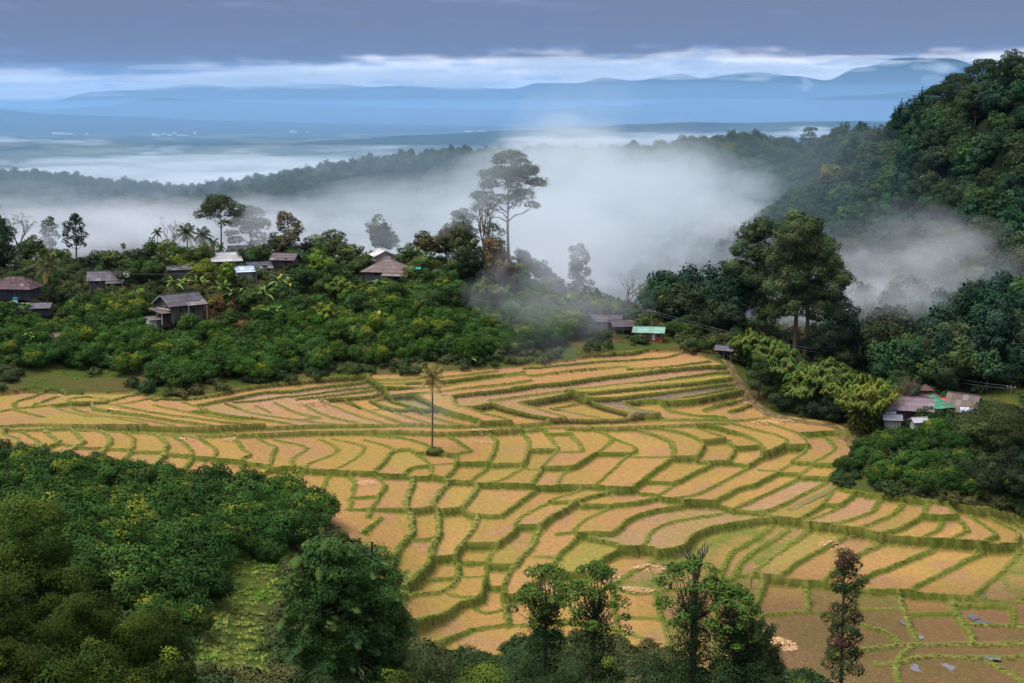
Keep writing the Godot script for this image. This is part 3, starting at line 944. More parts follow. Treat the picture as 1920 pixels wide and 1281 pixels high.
# tall clear bole with a narrow or stacked crown
func tall_tree(o: Node3D, h: float, w: float, leaf: float, col: Color, bole: float, lumps := 22, fill := 0.85, boles := 1, bark := BARK) -> void:
	var s := Shape.new()
	var b := Shape.new()
	var ch := h * (1.0 - bole)
	for k in boles:
		var off := Vector3.ZERO if boles == 1 else Vector3((k - (boles - 1) * 0.5) * w * 0.42, 0, rng.randf_range(-1, 1) * w * 0.15)
		var hh := h * (1.0 if k == 0 else rng.randf_range(0.86, 0.97))
		var path := trunk_path(hh * 0.93, w * 0.05)
		for q in path.size(): path[q] += off
		var r := 0.017 * h + 0.05
		b.tube(path, r, r * 0.25, 8, bark)
		var n := int(float(lumps) / boles)
		for j in n:
			var t := (j + rng.randf()) / n
			var y := hh * bole + (hh - hh * bole) * t
			var rad := w * 0.5 / (1.0 if boles == 1 else 1.55) * (0.45 + 0.75 * sin(PI * clampf(0.18 + 0.8 * t, 0, 1)) ) * rng.randf_range(0.35, 0.85)
			var a := j * 2.4 + rng.randf_range(-0.6, 0.6)
			var c0 := path[mini(5, int(t * 2.0) + 3)]
			var p := Vector3(c0.x + cos(a) * rad, y, c0.z + sin(a) * rad)
			var cr := sqrt(w * ch / lumps) * 0.78 * rng.randf_range(0.7, 1.2)
			var g := rng.randf_range(0.72, 1.25)
			clump(s, p, Vector3(cr, cr * 0.72, cr), Vector3(cos(a), 0.6, sin(a)).normalized(), int(fill * 12.57 * cr * cr / (leaf * leaf * 0.5)), leaf, Color(col.r * g * rng.randf_range(0.85, 1.2), col.g * g, col.b * g))
			var root := Vector3(c0.x, y - rad * 0.55, c0.z)
			b.tube(PackedVector3Array([root, root.lerp(p, 0.55) + Vector3(0, -0.1 * rad, 0), p]), r * 0.3, r * 0.08, 4, bark)
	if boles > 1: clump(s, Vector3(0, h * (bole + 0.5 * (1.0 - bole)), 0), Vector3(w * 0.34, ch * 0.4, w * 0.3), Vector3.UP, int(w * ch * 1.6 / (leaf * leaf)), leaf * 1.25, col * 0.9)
	finish(o, s, b)

# high spreading crown of flat pads on a long bole
func umbrella_tree(o: Node3D, h: float, w: float, leaf: float, col: Color, bole: float, pads := 16, fill := 1.0, bark := BARK, hang := 0.0) -> void:
	var s := Shape.new()
	var b := Shape.new()
	var r := 0.014 * h + 0.06
	var path := trunk_path(h * (bole + 0.6 * (1.0 - bole)), w * 0.03)
	b.tube(path, r, r * 0.35, 8, bark)
	var fork := path[5]
	var ch := h * (1.0 - bole)
	for k in pads:
		var t := (k + 0.5) / pads
		var a := k * 2.39996 + rng.randf_range(-0.4, 0.4)
		var q := sqrt(t)
		var y := h * bole + ch * (0.95 - 0.75 * q * q * rng.randf_range(0.45, 1.25)) - hang * ch * q * q * rng.randf()
		var p := Vector3(fork.x + cos(a) * q * w * 0.43, y, fork.z + sin(a) * q * w * 0.43)
		var cr := w * 0.74 / sqrt(float(pads)) * rng.randf_range(0.8, 1.25)
		var g := rng.randf_range(0.75, 1.25)
		clump(s, p, Vector3(cr, cr * 0.5, cr), Vector3(cos(a) * 0.4, 1, sin(a) * 0.4).normalized(), int(fill * 9.0 * cr * cr / (leaf * leaf * 0.5)), leaf, Color(col.r * g * rng.randf_range(0.88, 1.15), col.g * g, col.b * g))
		var low := Vector3(path[4].x, clampf(y - q * w * 0.24, h * bole * 0.92, fork.y), path[4].z)
		var knee := low.lerp(p, 0.6) + Vector3(0, -0.05 * ch, 0) + rnd_dir() * cr * 0.3
		b.tube(PackedVector3Array([low, low.lerp(knee, 0.5) + Vector3(0, 0.03 * ch, 0), knee, p + Vector3(0, -cr * 0.2, 0)]), r * 0.42, r * 0.1, 5, bark)
		for m in 2:
			b.tube(PackedVector3Array([knee, p + Vector3(rng.randf_range(-1, 1), -0.1, rng.randf_range(-1, 1)) * cr * 0.8]), r * 0.16, r * 0.05, 4, bark)
	finish(o, s, b)

func branch(b: Shape, from: Vector3, dir: Vector3, length: float, r: float, depth: int, spread: float, tips: Array) -> void:
	var path := PackedVector3Array([from])
	var p := from
	var d := dir
	for k in 3:
		d = (d + rnd_dir() * 0.24 + Vector3(0, 0.08, 0)).normalized()
		p += d * length / 3.0
		path.append(p)
	b.tube(path, r, r * 0.6, 5 if depth > 1 else 4, Color(0.12, 0.095, 0.08))
	if depth == 0:
		tips.append(p)
		return
	for k in 3 if depth > 1 else 2:
		var side := (d + rnd_dir() * spread).normalized()
		branch(b, path[2 + (k & 1)] , side, length * rng.randf_range(0.55, 0.8), r * 0.55, depth - 1, spread, tips)

func bare_tree(o: Node3D, h: float, w: float, leafy: float, depth := 4, bole := 0.35) -> void:
	var b := Shape.new()
	var s := Shape.new()
	var tips := []
	var r := 0.014 * h + 0.04
	var path := trunk_path(h * bole, 0.15)
	b.tube(path, r, r * 0.75, 7, Color(0.13, 0.105, 0.09))
	for k in 4:
		var a := k * 1.7 + rng.randf()
		branch(b, path[5] - Vector3(0, 0.2 * k, 0), Vector3(cos(a) * w / h * 0.9, 1.0, sin(a) * w / h * 0.9).normalized(), h * (1.0 - bole) * 0.44, r * 0.6, depth - 1, 0.85, tips)
	if leafy > 0.0:
		for t in tips:
			if rng.randf() < leafy: clump(s, t, Vector3(0.5, 0.35, 0.5), Vector3.UP, 14, 0.32, Color(0.09, 0.1, 0.03))
	finish(o, s, b, "sparse_leaves")

func frond(s: Shape, base: Vector3, a: float, rise: float, length: float, leaf: float, thick: float, col: Color, pairs: int, sag: float) -> void:
	var d := Vector3(cos(a), 0, sin(a))
	var side := Vector3(-sin(a), 0, cos(a))
	var last := base
	for k in pairs + 1:
		var t := float(k) / pairs
		var p := base + d * length * (t * cos(rise) * (1.0 - 0.2 * t)) + Vector3(0, length * (sin(rise) * t - sag * t * t), 0)
		if k > 0:
			var mid := (p + last) * 0.5
			s.leaf(mid, (p - last) * 0.55, side * thick * 1.3, Vector3.UP, col * 0.9)
			var l := leaf * (0.45 + 1.1 * sin(PI * clampf(0.12 + t * 0.83, 0, 1)))
			for w in [-1.0, 1.0]:
				var tip: Vector3 = (side * w * 0.78 + (p - last).normalized() * 0.5 + Vector3(0, -0.5 - 0.3 * rng.randf(), 0)).normalized() * l
				var g := rng.randf_range(0.75, 1.25)
				s.leaf(p + tip * 0.5, tip * 0.5, (p - last).normalized() * thick, (Vector3.UP + side * w * 0.5).normalized(), Color(col.r * g, col.g * g, col.b * g))
		last = p

func palm_tree(o: Node3D, h: float, length: float, count: int, col: Color, r: float, leaf := 0.75, dry := 0.0) -> void:
	var b := Shape.new()
	var path := trunk_path(h, 0.25)
	b.tube(path, r * 1.25, r * 0.8, 9, Color(0.15, 0.125, 0.105))
	for k in int(h / 0.7):
		var t := k / (h / 0.7)
		var q := path[int(t * 4.99)].lerp(path[mini(5, int(t * 4.99) + 1)], fmod(t * 4.99, 1.0))
		b.tube(PackedVector3Array([q, q + Vector3(0, 0.12, 0)]), r * 1.3 * (1.25 - 0.45 * t), r * 1.2 * (1.25 - 0.45 * t), 8, Color(0.1, 0.085, 0.075))
	part("trunk", b.mesh(), painted("bark", 0.9), o)
	for k in count:
		var t := float(k) / count
		var s := Shape.new()
		var c := col
		if t < dry: c = Color(0.24, 0.17, 0.06)
		frond(s, path[5], k * 2.39996, lerpf(-0.75, 1.25, t), length * rng.randf_range(0.85, 1.1), leaf, 0.075, c * rng.randf_range(0.85, 1.15), 20, lerpf(0.25, 0.42, sin(t * PI)))
		part("frond", s.mesh(), leafmat(), o)
	var nuts := Shape.new()
	for k in 5: nuts.blob(path[5] + Vector3(cos(k * 1.3) * 0.28, -0.28, sin(k * 1.3) * 0.28), Vector3(0.14, 0.17, 0.14), 4, 6, Color(0.2, 0.17, 0.04), 0.02, rng)
	part("coconuts", nuts.mesh(), painted("nut", 0.5), o)

func banana_plant(o: Node3D, h: float, col: Color, count := 8) -> void:
	var b := Shape.new()
	for k in 2:
		var x := (k - 0.5) * 0.7
		b.tube(PackedVector3Array([Vector3(x, -0.3, 0), Vector3(x * 1.1, h * 0.3, 0.05), Vector3(x * 1.3, h * 0.58, 0)]), 0.16, 0.09, 7, Color(0.13, 0.14, 0.05))
	part("stem", b.mesh(), painted("bark", 0.9), o)
	for k in count:
		var s := Shape.new()
		var a := k * 2.39996 + rng.randf_range(-0.3, 0.3)
		var d := Vector3(cos(a), 0, sin(a))
		var side := Vector3(-sin(a), 0, cos(a))
		var rise := rng.randf_range(0.45, 1.3)
		var l := h * rng.randf_range(0.5, 0.72)
		var base := Vector3((float(k % 2) - 0.5) * 0.85, h * 0.55, 0)
		var c := col * rng.randf_range(0.8, 1.25)
		if rng.randf() < 0.025: c = Color(0.3, 0.21, 0.03)
		var pl := base
		for m in range(1, 8):
			var t := m / 7.0
			var p := base + d * l * cos(rise) * t + Vector3(0, l * (sin(rise) * t - 0.55 * t * t), 0)
			var w0 := 0.34 * sin(PI * clampf((t - 0.143) * 0.85 + 0.1, 0, 1))
			var w1 := 0.34 * sin(PI * clampf(t * 0.85 + 0.1, 0, 1))
			for g in [-1.0, 1.0]:
				s.quad(pl, p, p + side * g * w1 - Vector3(0, 0.1 * w1, 0), pl + side * g * w0 - Vector3(0, 0.1 * w0, 0), c * rng.randf_range(0.9, 1.1))
			pl = p
		part("leaf", s.mesh(), leafmat(), o)

# clump-forming bamboo: arching culms hung with fine sprays
func bamboo_clump(o: Node3D, h: float, w: float, culms: int, leaf: float, col: Color, per := 120) -> void:
	var b := Shape.new()
	var s := Shape.new()
	for k in culms:
		var a := k * 2.39996
		var q := sqrt((k + 0.5) / culms)
		var d := Vector3(cos(a), 0, sin(a))
		var hh := h * rng.randf_range(0.72, 1.0) * (1.0 - 0.25 * q)
		var path := PackedVector3Array()
		for m in 7:
			var t := m / 6.0
			path.append(d * (0.25 * w * q * 0.5 + w * 0.42 * q * t * t) + Vector3(0, hh * (1.1 * t - 0.14 * t * t * t * t) - 0.3, 0))
		b.tube(path, 0.055, 0.02, 4, Color(0.16, 0.17, 0.05))
		var c := col * rng.randf_range(0.8, 1.25)
		c.r *= rng.randf_range(0.8, 1.3)
		for m in per:
			var t := pow(rng.randf(), 0.62) * 0.82 + 0.18
			var p := path[int(t * 5.99)].lerp(path[mini(6, int(t * 5.99) + 1)], fmod(t * 5.99, 1.0))
			var out := rnd_dir()
			out.y *= 0.6
			p += out * w * 0.15 * (1.15 - 0.6 * t) * sqrt(rng.randf())
			var n := (d * 0.5 + out * 0.5 + Vector3(0, 0.8, 0)).normalized()
			var lt := (out * 0.6 + Vector3(0, -0.55, 0) + d * 0.35).normalized()
			var z := leaf * rng.randf_range(0.7, 1.35)
			var g := rng.randf_range(0.75, 1.3)
			var acr := lt.cross(n).normalized()
			s.leaf(p, lt * z * 0.6, acr * z * 0.24, (acr.cross(lt) * 0.5 * signf(acr.cross(lt).dot(n)) + n * 0.5).normalized(), Color(c.r * g, c.g * g, c.b * g))
	part("foliage", s.mesh(), leafmat(), o)
	part("culms", b.mesh(), painted("bark", 0.9), o)

func shrub(o: Node3D, h: float, w: float, leaf: float, col: Color, shoots := 0.1, lumps := 10) -> void:
	var s := Shape.new()
	var b := Shape.new()
	var places := crown(s, Vector3(0, h * 0.4, 0), Vector3(w * 0.5, h * 0.6, w * 0.5), lumps, sqrt(w * h / lumps) * 0.62, leaf, 0.6, col, shoots, -0.5)
	for k in 3: b.tube(PackedVector3Array([Vector3(0, -0.3, 0), places[k * 2].lerp(Vector3.ZERO, 0.5), places[k * 2]]), 0.05, 0.02, 4, BARK)
	finish(o, s, b, "foliage")

# ---- the spot where a plant stands, from the place of its top (or foot) in the photo
func stand(called: String, px: float, py_top: float, dist: float) -> Array:
	var top := ray_at(px, py_top, dist)
	var foot := ground_at(top.x, top.z)
	return [thing(called, foot, rng.randf() * TAU), top.y - foot.y, dist / F]

# ---------------------------------------------------------------- orchards
var orchard_kinds: Array[Node3D] = []
var orchard_used := 0
var houses_clear: Array[Vector3] = []

func orchard_tree(p: Vector3, size: float, label: String, group: String, dark: int) -> void:
	if orchard_kinds.is_empty():
		for k in 8:
			var o := Node3D.new()
			o.name = "orchard_tree"
			var w := rng.randf_range(5.6, 6.6)
			var h := rng.randf_range(4.0, 4.9)
			var s := Shape.new()
			var b := Shape.new()
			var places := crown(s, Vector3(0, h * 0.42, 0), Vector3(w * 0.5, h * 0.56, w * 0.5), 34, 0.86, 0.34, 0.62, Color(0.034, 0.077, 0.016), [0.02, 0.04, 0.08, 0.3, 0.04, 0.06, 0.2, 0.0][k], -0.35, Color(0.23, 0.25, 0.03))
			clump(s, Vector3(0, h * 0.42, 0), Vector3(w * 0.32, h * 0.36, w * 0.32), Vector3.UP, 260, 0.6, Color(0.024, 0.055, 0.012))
			b.tube(trunk_path(h * 0.45, 0.15), 0.16, 0.1, 6, BARK)
			limbs(b, Vector3(0, h * 0.25, 0), places, 0.07, BARK, 0.5)
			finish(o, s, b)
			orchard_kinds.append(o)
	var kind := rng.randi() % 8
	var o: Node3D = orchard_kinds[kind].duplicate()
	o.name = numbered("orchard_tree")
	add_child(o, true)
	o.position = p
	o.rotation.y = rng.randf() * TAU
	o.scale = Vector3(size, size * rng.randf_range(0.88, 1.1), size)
	var shade: int = clampi(dark + (rng.randi() % 3) - 1, 0, 3)
	o.get_node("crown").material_override = painted("orchard_leaf_%d" % shade, 0.75, 0.45, [Color(0.78, 0.82, 0.8), Color(0.9, 0.92, 0.85), Color(1, 1, 0.95), Color(1.0, 1.0, 0.8)][shade])
	var look: String = ["deep green", "deep green", "mid green", "light green"][shade]
	if kind in [3, 6]: look = "yellow-tipped " + ["deep green", "deep green", "green", "light green"][shade]
	tag(o, label.replace("{}", look), "tree", group)

func orchard(outline: String, gap: float, where: String, group: String, size: float, dark: int) -> void:
	var q := outline.split_floats(" ")
	var poly := PackedVector2Array()
	var lo := 1e9
	var hi := 0.0
	for k in range(0, q.size(), 2):
		var p := on_land(q[k], q[k + 1], 70.0)
		poly.append(Vector2(p.x, -p.z))
		lo = minf(lo, -p.z)
		hi = maxf(hi, -p.z)
	var row := 0
	var d := lo + gap * 0.3
	while d < hi:
		var x := -140.0 + (gap * 0.5 if row % 2 else 0.0)
		var placed: Array[Vector3] = []
		while x < 140.0:
			var p := Vector3(x + rng.randf_range(-0.22, 0.22) * gap, 0, -(d + rng.randf_range(-0.25, 0.25) * gap))
			x += gap
			if not Geometry2D.is_point_in_polygon(Vector2(p.x, -p.z), poly): continue
			if absf(p.x / p.z) > 0.385: continue
			var hit := false
			for c in houses_clear:
				if Vector2(p.x - c.x, p.z - c.z).length() < c.y * 0.74: hit = true
			if hit or rng.randf() < 0.09: continue
			p.y = land(p.x, -p.z) - 0.15
			placed.append(p)
		for k in placed.size():
			orchard_tree(placed[k], size * rng.randf_range(0.62, 1.24), "{} orchard tree, %s from left, %s row %s" % [nth(k), nth(row), where], group, dark)
		row += 1
		d += gap * 0.9

func built_near(x: float, d: float, share: float) -> bool:
	for c in houses_clear:
		if Vector2(x - c.x, -d - c.z).length() < c.y * share: return true
	return false

# low bushes and weeds over the slopes, too many to count
func undergrowth() -> void:
	var poly := edge_points()
	var paths := PackedVector2Array()
	for g in [[1352, 664], [1377, 702], [1410, 752], [1440, 776], [1490, 792], [1560, 803], [1596, 820]]:
		var p := on_land(g[0], g[1], 120.0)
		paths.append(Vector2(p.x, -p.z))
	var bare := []
	for q in (BARE + ";" + LUSH).split(";"):
		var g := q.split_floats(" ")
		var p := on_land(g[0], g[1], 70.0)
		bare.append(Vector3(p.x, -p.z, g[2] * -p.z / F))
	var bush: Array[ArrayMesh] = []
	for k in 3:
		var s := Shape.new()
		crown(s, Vector3(0, 0.6, 0), Vector3(1.2, 0.9, 1.2), 9, 0.6, 0.32, 0.7, Color(1, 1, 1), 0.0, -0.2)
		bush.append(s.mesh())
	var lots: Array = [[], [], []]
	var weeds := []
	for k in 32000:
		var d := exp(rng.randf_range(log(80.0), log(395.0)))
		var x := rng.randf_range(-0.42, 0.42) * d
		if d > 150.0 and Geometry2D.is_point_in_polygon(Vector2(x, d), poly): continue
		var keep := true
		var open := false
		for q in bare:
			var r := Vector2(x - q.x, (d - q.y) * 0.35).length()
			if r < q.z * 1.15: open = true
		for q in paths:
			if Vector2(x, d).distance_to(q) < 3.4: keep = false
		if built_near(x, d, 0.62): keep = false
		if not keep: continue
		var p := Vector3(x, land(x, d), -d)
		var t := noise.get_noise_2d(x * 2.0, d * 2.0)
		var g := rng.randf_range(0.7, 1.3)
		if open or d < 150.0 and rng.randf() < 0.5 or rng.randf() < 0.25:
			var c := Color(0.1, 0.19, 0.022).lerp(Color(0.17, 0.19, 0.045), clampf(0.3 + 2.0 * t, 0, 1)) * g
			weeds.append([Transform3D(Basis(Vector3.UP, rng.randf() * TAU).scaled(Vector3.ONE * rng.randf_range(0.6, 1.3)), p), c])
		else:
			var sz := rng.randf_range(0.45, 1.25)
			var c := Color(0.03, 0.058, 0.018).lerp(Color(0.07, 0.075, 0.025), clampf(0.3 + 2.0 * t, 0, 1)) * g
			lots[k % 3].append([Transform3D(Basis(Vector3.UP, rng.randf() * TAU).scaled(Vector3(sz, sz * rng.randf_range(0.7, 1.1), sz)), p), c])
	var root := Node3D.new()
	root.name = "undergrowth"
	add_child(root)
	tag(root, "low bushes and weeds covering the slopes between the trees", "", "", "stuff")
	for k in 3: scatter("bushes", bush[k], painted("forest_leaf", 0.7, 0.35), lots[k], root)
	scatter("weeds", tuft(12, 0.34, 0.42, 0.06), painted("grass_blade", 0.8, 0.5), weeds, root)

# ---------------------------------------------------------------- forest on the hills
func forest_kind(k: int) -> Array:
	var s := Shape.new()
	var b := Shape.new()
	var w: float = [9.0, 8.0, 10.5, 7.0, 9.5, 8.5][k]
	var h: float = [11.0, 13.0, 10.0, 14.0, 12.0, 9.5][k]
	var col: Color = [Color(0.022, 0.047, 0.023), Color(0.017, 0.042, 0.026), Color(0.029, 0.053, 0.022), Color(0.016, 0.038, 0.025), Color(0.03, 0.046, 0.023), Color(0.025, 0.058, 0.024)][k]
	var lumps: int = [22, 18, 24, 18, 26, 20][k]
	var places := PackedVector3Array()
	for j in 4:
		var a := j * 2.2 + k
		var off := Vector3(cos(a) * w * 0.22, h * [0.12, -0.08, 0.02, -0.12][j] * rng.randf_range(0.5, 1.3), sin(a) * w * 0.22)
		var z := rng.randf_range(0.55, 0.75)
		places.append_array(crown(s, Vector3(0, h * 0.6, 0) + off, Vector3(w * 0.5 * z, h * 0.38 * z, w * 0.5 * z), lumps / 3, sqrt(w * h / lumps) * 0.66, 0.6, 0.65, col * rng.randf_range(0.85, 1.15), 0.06, -0.6, Color(0.1, 0.11, 0.03)))
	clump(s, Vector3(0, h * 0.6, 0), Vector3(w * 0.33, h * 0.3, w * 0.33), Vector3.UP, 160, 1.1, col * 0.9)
	b.tube(trunk_path(h * 0.6, 0.3), 0.28, 0.14, 6, BARK)
	limbs(b, Vector3(0, h * 0.35, 0), places, 0.1, BARK, 0.4)
	return [s.mesh(), b.mesh()]

func hill_forest() -> void:
	var kinds := []
	for k in 6: kinds.append(forest_kind(k))
	var lots: Array = [[], [], [], [], [], []]
	var near_ones := []
	var d := 292.0
	while d < 1750.0:
		var gap := 5.1 if d < 700.0 else 6.6 if d < 1000.0 else 8.0
		var x := -0.42 * d
		while x < 0.42 * d:
			var px := x + rng.randf_range(-0.45, 0.45) * gap
			var pd := d + rng.randf_range(-0.45, 0.45) * gap
			x += gap * 1.25
			var u := px / pd
			# leave out the mist-filled hollow right behind the village, which nothing shows of
			if pd < 316.0 and u < 0.25: continue
			if pd < 372.0 and (u < 0.1 or (u > 0.16 and u < 0.246) or built_near(px, pd, 1.0)): continue
			if pd < 560.0 and u < 0.12 and pd >= 372.0: continue
			if pd < 760.0 and u < 0.04: continue
			var k := rng.randi() % 6
			var sz := rng.randf_range(0.55, 1.2)
			var y := land(px, pd) - 320.0 * smoothstep(1500.0, 2700.0, pd) - 1.0
			var g := rng.randf_range(0.72, 1.25)
			var c := Color(g * rng.randf_range(0.85, 1.2), g, g * rng.randf_range(0.8, 1.1))
			var t := rng.randf()
			if t < 0.008: c = Color(3.0, 1.9, 0.9)
			elif t < 0.04: c = Color(1.6, 1.5, 0.9)
			elif t < 0.055: c = Color(1.5, 1.0, 1.1)
			elif t < 0.2: c *= Color(1.15, 1.35, 0.9)
			var tr := Transform3D(Basis(Vector3.UP, rng.randf() * TAU).scaled(Vector3(sz, sz * rng.randf_range(0.85, 1.2), sz)), Vector3(px, y, -pd))
			if u > 0.2 and u < 0.37 and pd > 330.0 and pd < 560.0 and sz > 1.0:
				near_ones.append([tr, c, k, px, pd])
			else:
				lots[k].append([tr, c])
		d += gap
	var root := Node3D.new()
	root.name = "hill_forest"
	add_child(root)
	tag(root, "dense misty forest covering the hills behind the village", "", "", "stuff")
	for k in 6:
		scatter("forest_canopy", kinds[k][0], painted("forest_leaf", 0.7, 0.35), lots[k], root)
		var bare: Array = lots[k].filter(func(e): return -e[0].origin.z < 700.0)
		scatter("forest_trunks", kinds[k][1], painted("bark", 0.9), bare.map(func(e): return [e[0], Color.WHITE]), root)
	# the nearest big ones, each a tree of its own
	near_ones.sort_custom(func(a, b): return a[4] < b[4])
	var belts := {}
	for e in near_ones:
		var q := int((e[4] - 330.0) / 22.0)
		if not belts.has(q): belts[q] = []
		belts[q].append(e)
	for q in belts:
		var belt: Array = belts[q]
		belt.sort_custom(func(a, b): return a[3] < b[3])
		for k in belt.size():
			var e: Array = belt[k]
			var o := thing("forest_tree", e[0].origin)
			o.transform = e[0]
			var c: Color = e[1]
			var tone := "deep green"
			var key := "a"
			if c.r > 2.5: tone = "yellow-leaved"; key = "b"
			elif c.r > 1.45 and c.b > 1.0: tone = "reddish brown"; key = "c"
			elif c.r > 1.45: tone = "olive"; key = "d"
			elif c.g > 1.2: tone = "fresh green"; key = "e"
			var m := painted("forest_tree_" + key, 0.7, 0.35)
			m.albedo_color = Color.WHITE
			part("crown", tinted(kinds[e[2]][0], {"a": Color(0.95, 0.95, 0.9), "b": Color(3.0, 1.9, 0.9), "c": Color(1.5, 1.0, 1.1), "d": Color(1.5, 1.4, 0.9), "e": Color(1.15, 1.4, 0.9)}[key], key + str(e[2])), m, o)
			part("trunk", kinds[e[2]][1], painted("bark", 0.9), o)
			tag(o, "%s hillside tree, %s from left in the %s belt up the right hill" % [tone, nth(k), nth(q)], "tree", "forest trees on the right hillside")

var tints := {}
func tinted(m: ArrayMesh, c: Color, key: String) -> ArrayMesh:
	if not tints.has(key):
		var q := m.surface_get_arrays(0)
		var col: PackedColorArray = q[Mesh.ARRAY_COLOR]
		for k in col.size(): col[k] = Color(col[k].r * c.r, col[k].g * c.g, col[k].b * c.b)
		q[Mesh.ARRAY_COLOR] = col
		var t := ArrayMesh.new()
		t.add_surface_from_arrays(Mesh.PRIMITIVE_TRIANGLES, q)
		tints[key] = t
	return tints[key]

# ---------------------------------------------------------------- houses and small structures
func tones(s: Shape, a: Vector3, b: Vector3, d: Vector3, e: Vector3, across: int, up: int, col: Color, vary: float, lap := 0.03) -> void:
	# a slope or wall of separate sheets: a-b along the eave, e-d along the ridge; every sheet with its own tone, each course lapping the one below
	var nrm := (b - a).cross(e - a).normalized()
	for j in up:
		for i in across:
			var u0 := float(i) / across
			var u1 := float(i + 1) / across
			var w0 := float(j) / up
			var w1 := float(j + 1) / up
			var g := 1.0 + rng.randf_range(-vary, vary) * 1.5
			var c := Color(col.r * g, col.g * g, col.b * g)
			if rng.randf() < 0.06: c = c.lerp(Color(0.14, 0.08, 0.05), 0.5)
			elif rng.randf() < 0.08: c = c.lerp(Color(0.24, 0.23, 0.23), 0.4)
			var o0 := nrm * (lap + rng.randf_range(0, 0.012))
			var p0 := a.lerp(b, u0).lerp(e.lerp(d, u0), w0)
			var p1 := a.lerp(b, u1).lerp(e.lerp(d, u1), w0)
			var p2 := a.lerp(b, u1).lerp(e.lerp(d, u1), w1)
			var p3 := a.lerp(b, u0).lerp(e.lerp(d, u0), w1)
			s.quad(p0 + o0, p1 + o0, p2, p3, c)
			s.quad(p0 - nrm * 0.03, p1 - nrm * 0.03, p1 + o0, p0 + o0, c * 0.9)
	s.quad(b - nrm * 0.04, a - nrm * 0.04, e - nrm * 0.04, d - nrm * 0.04, Color(col.r * 0.6, col.g * 0.6, col.b * 0.6))

func boards(s: Shape, a: Vector3, b: Vector3, h0: float, h1: float, apex: float, col: Color, step := 0.32) -> void:
	# an upright wall of boards between a and b; apex > 0 makes it a gable
	var n := maxi(1, int(a.distance_to(b) / step))
	var nrm := (b - a).normalized().cross(Vector3.UP)
	for i in n:
		var u0 := float(i) / n
		var u1 := float(i + 1) / n
		var g := rng.randf_range(0.78, 1.18)
		var c := Color(col.r * g, col.g * g, col.b * g)
		var o := nrm * rng.randf_range(0.0, 0.025)
		var t0 := h1 + apex * (1.0 - absf(u0 * 2.0 - 1.0))
		var t1 := h1 + apex * (1.0 - absf(u1 * 2.0 - 1.0))
		s.quad(a.lerp(b, u0) + Vector3(0, h0, 0) + o, a.lerp(b, u1) + Vector3(0, h0, 0) + o, a.lerp(b, u1) + Vector3(0, t1, 0) + o, a.lerp(b, u0) + Vector3(0, t0, 0) + o, c)

func wall_mat() -> StandardMaterial3D:
	return painted("weathered_wall", 0.85)

func roof_mat() -> StandardMaterial3D:
	return painted("roof_sheet", 0.55)

# gable house with its ridge along local x
func gable(o: Node3D, length: float, width: float, floor_h: float, wall_h: float, rise: float, over: float, roof: Color, wall: Color, openings := true, walls := true) -> void:
	var x := length / 2
	var z := width / 2
	var top := floor_h + wall_h
	if walls:
		var ends := [[Vector3(-x, 0, z), Vector3(x, 0, z), 0.0], [Vector3(x, 0, -z), Vector3(-x, 0, -z), 0.0], [Vector3(-x, 0, -z), Vector3(-x, 0, z), rise], [Vector3(x, 0, z), Vector3(x, 0, -z), rise]]
		for e in ends:
			var s := Shape.new()
			boards(s, e[0], e[1], floor_h - (0.6 if floor_h < 0.1 else 0.0), top, e[2], wall)
			part("wall", s.mesh(), wall_mat(), o)
	var k := rise / z
	for side in [1.0, -1.0]:
		var s := Shape.new()
		var ez: float = z + over
		var ey: float = top - over * k
		var a := Vector3(-x - over, ey, ez * side)
		var b := Vector3(x + over, ey, ez * side)
		var d := Vector3(x + over, top + rise + 0.06, 0)
		var e := Vector3(-x - over, top + rise + 0.06, 0)
		if side > 0: tones(s, a, b, d, e, maxi(3, int(length / 0.9)), 3, roof, 0.14)
		else: tones(s, b, a, e, d, maxi(3, int(length / 0.9)), 3, roof, 0.14)
		part("roof_slope", s.mesh(), roof_mat(), o)
	var cap := Shape.new()
	cap.box(Vector3(-x - over, top + rise + 0.05, -0.14), Vector3(x + over, top + rise + 0.13, 0.14), roof * 0.8)
	for side in [1.0, -1.0]:
		for q in [-1.0, 1.0]:
			cap.quad(Vector3(q * (x + over + 0.02), top - over * k - 0.12, (z + over) * side), Vector3(q * (x + over + 0.02), top - over * k + 0.06, (z + over) * side), Vector3(q * (x + over + 0.02), top + rise + 0.1, 0), Vector3(q * (x + over + 0.02), top + rise - 0.1, 0), Color(0.3, 0.29, 0.3))
	part("ridge_and_bargeboards", cap.mesh(), wall_mat(), o)
	if floor_h > 0.3 or not walls:
		for px in [-1.0, 0.0, 1.0]:
			for pz in [-1.0, 1.0]:
				var s := Shape.new()
				s.box(Vector3(px * (x - 0.1) - 0.09, -0.8, pz * (z - 0.1) - 0.09), Vector3(px * (x - 0.1) + 0.09, floor_h if walls else top, pz * (z - 0.1) + 0.09), Color(0.16, 0.13, 0.11))
				part("post", s.mesh(), wall_mat(), o)
	if openings and walls:
		opening(o, "door", Vector3(length * 0.18, floor_h, z), 0.95, 1.9, 0.0)
		opening(o, "window", Vector3(-length * 0.22, floor_h + wall_h * 0.4, z), 0.9, wall_h * 0.38, 0.0)
		opening(o, "window", Vector3(-x, floor_h + wall_h * 0.42, z * 0.25), 0.85, wall_h * 0.36, -PI / 2)

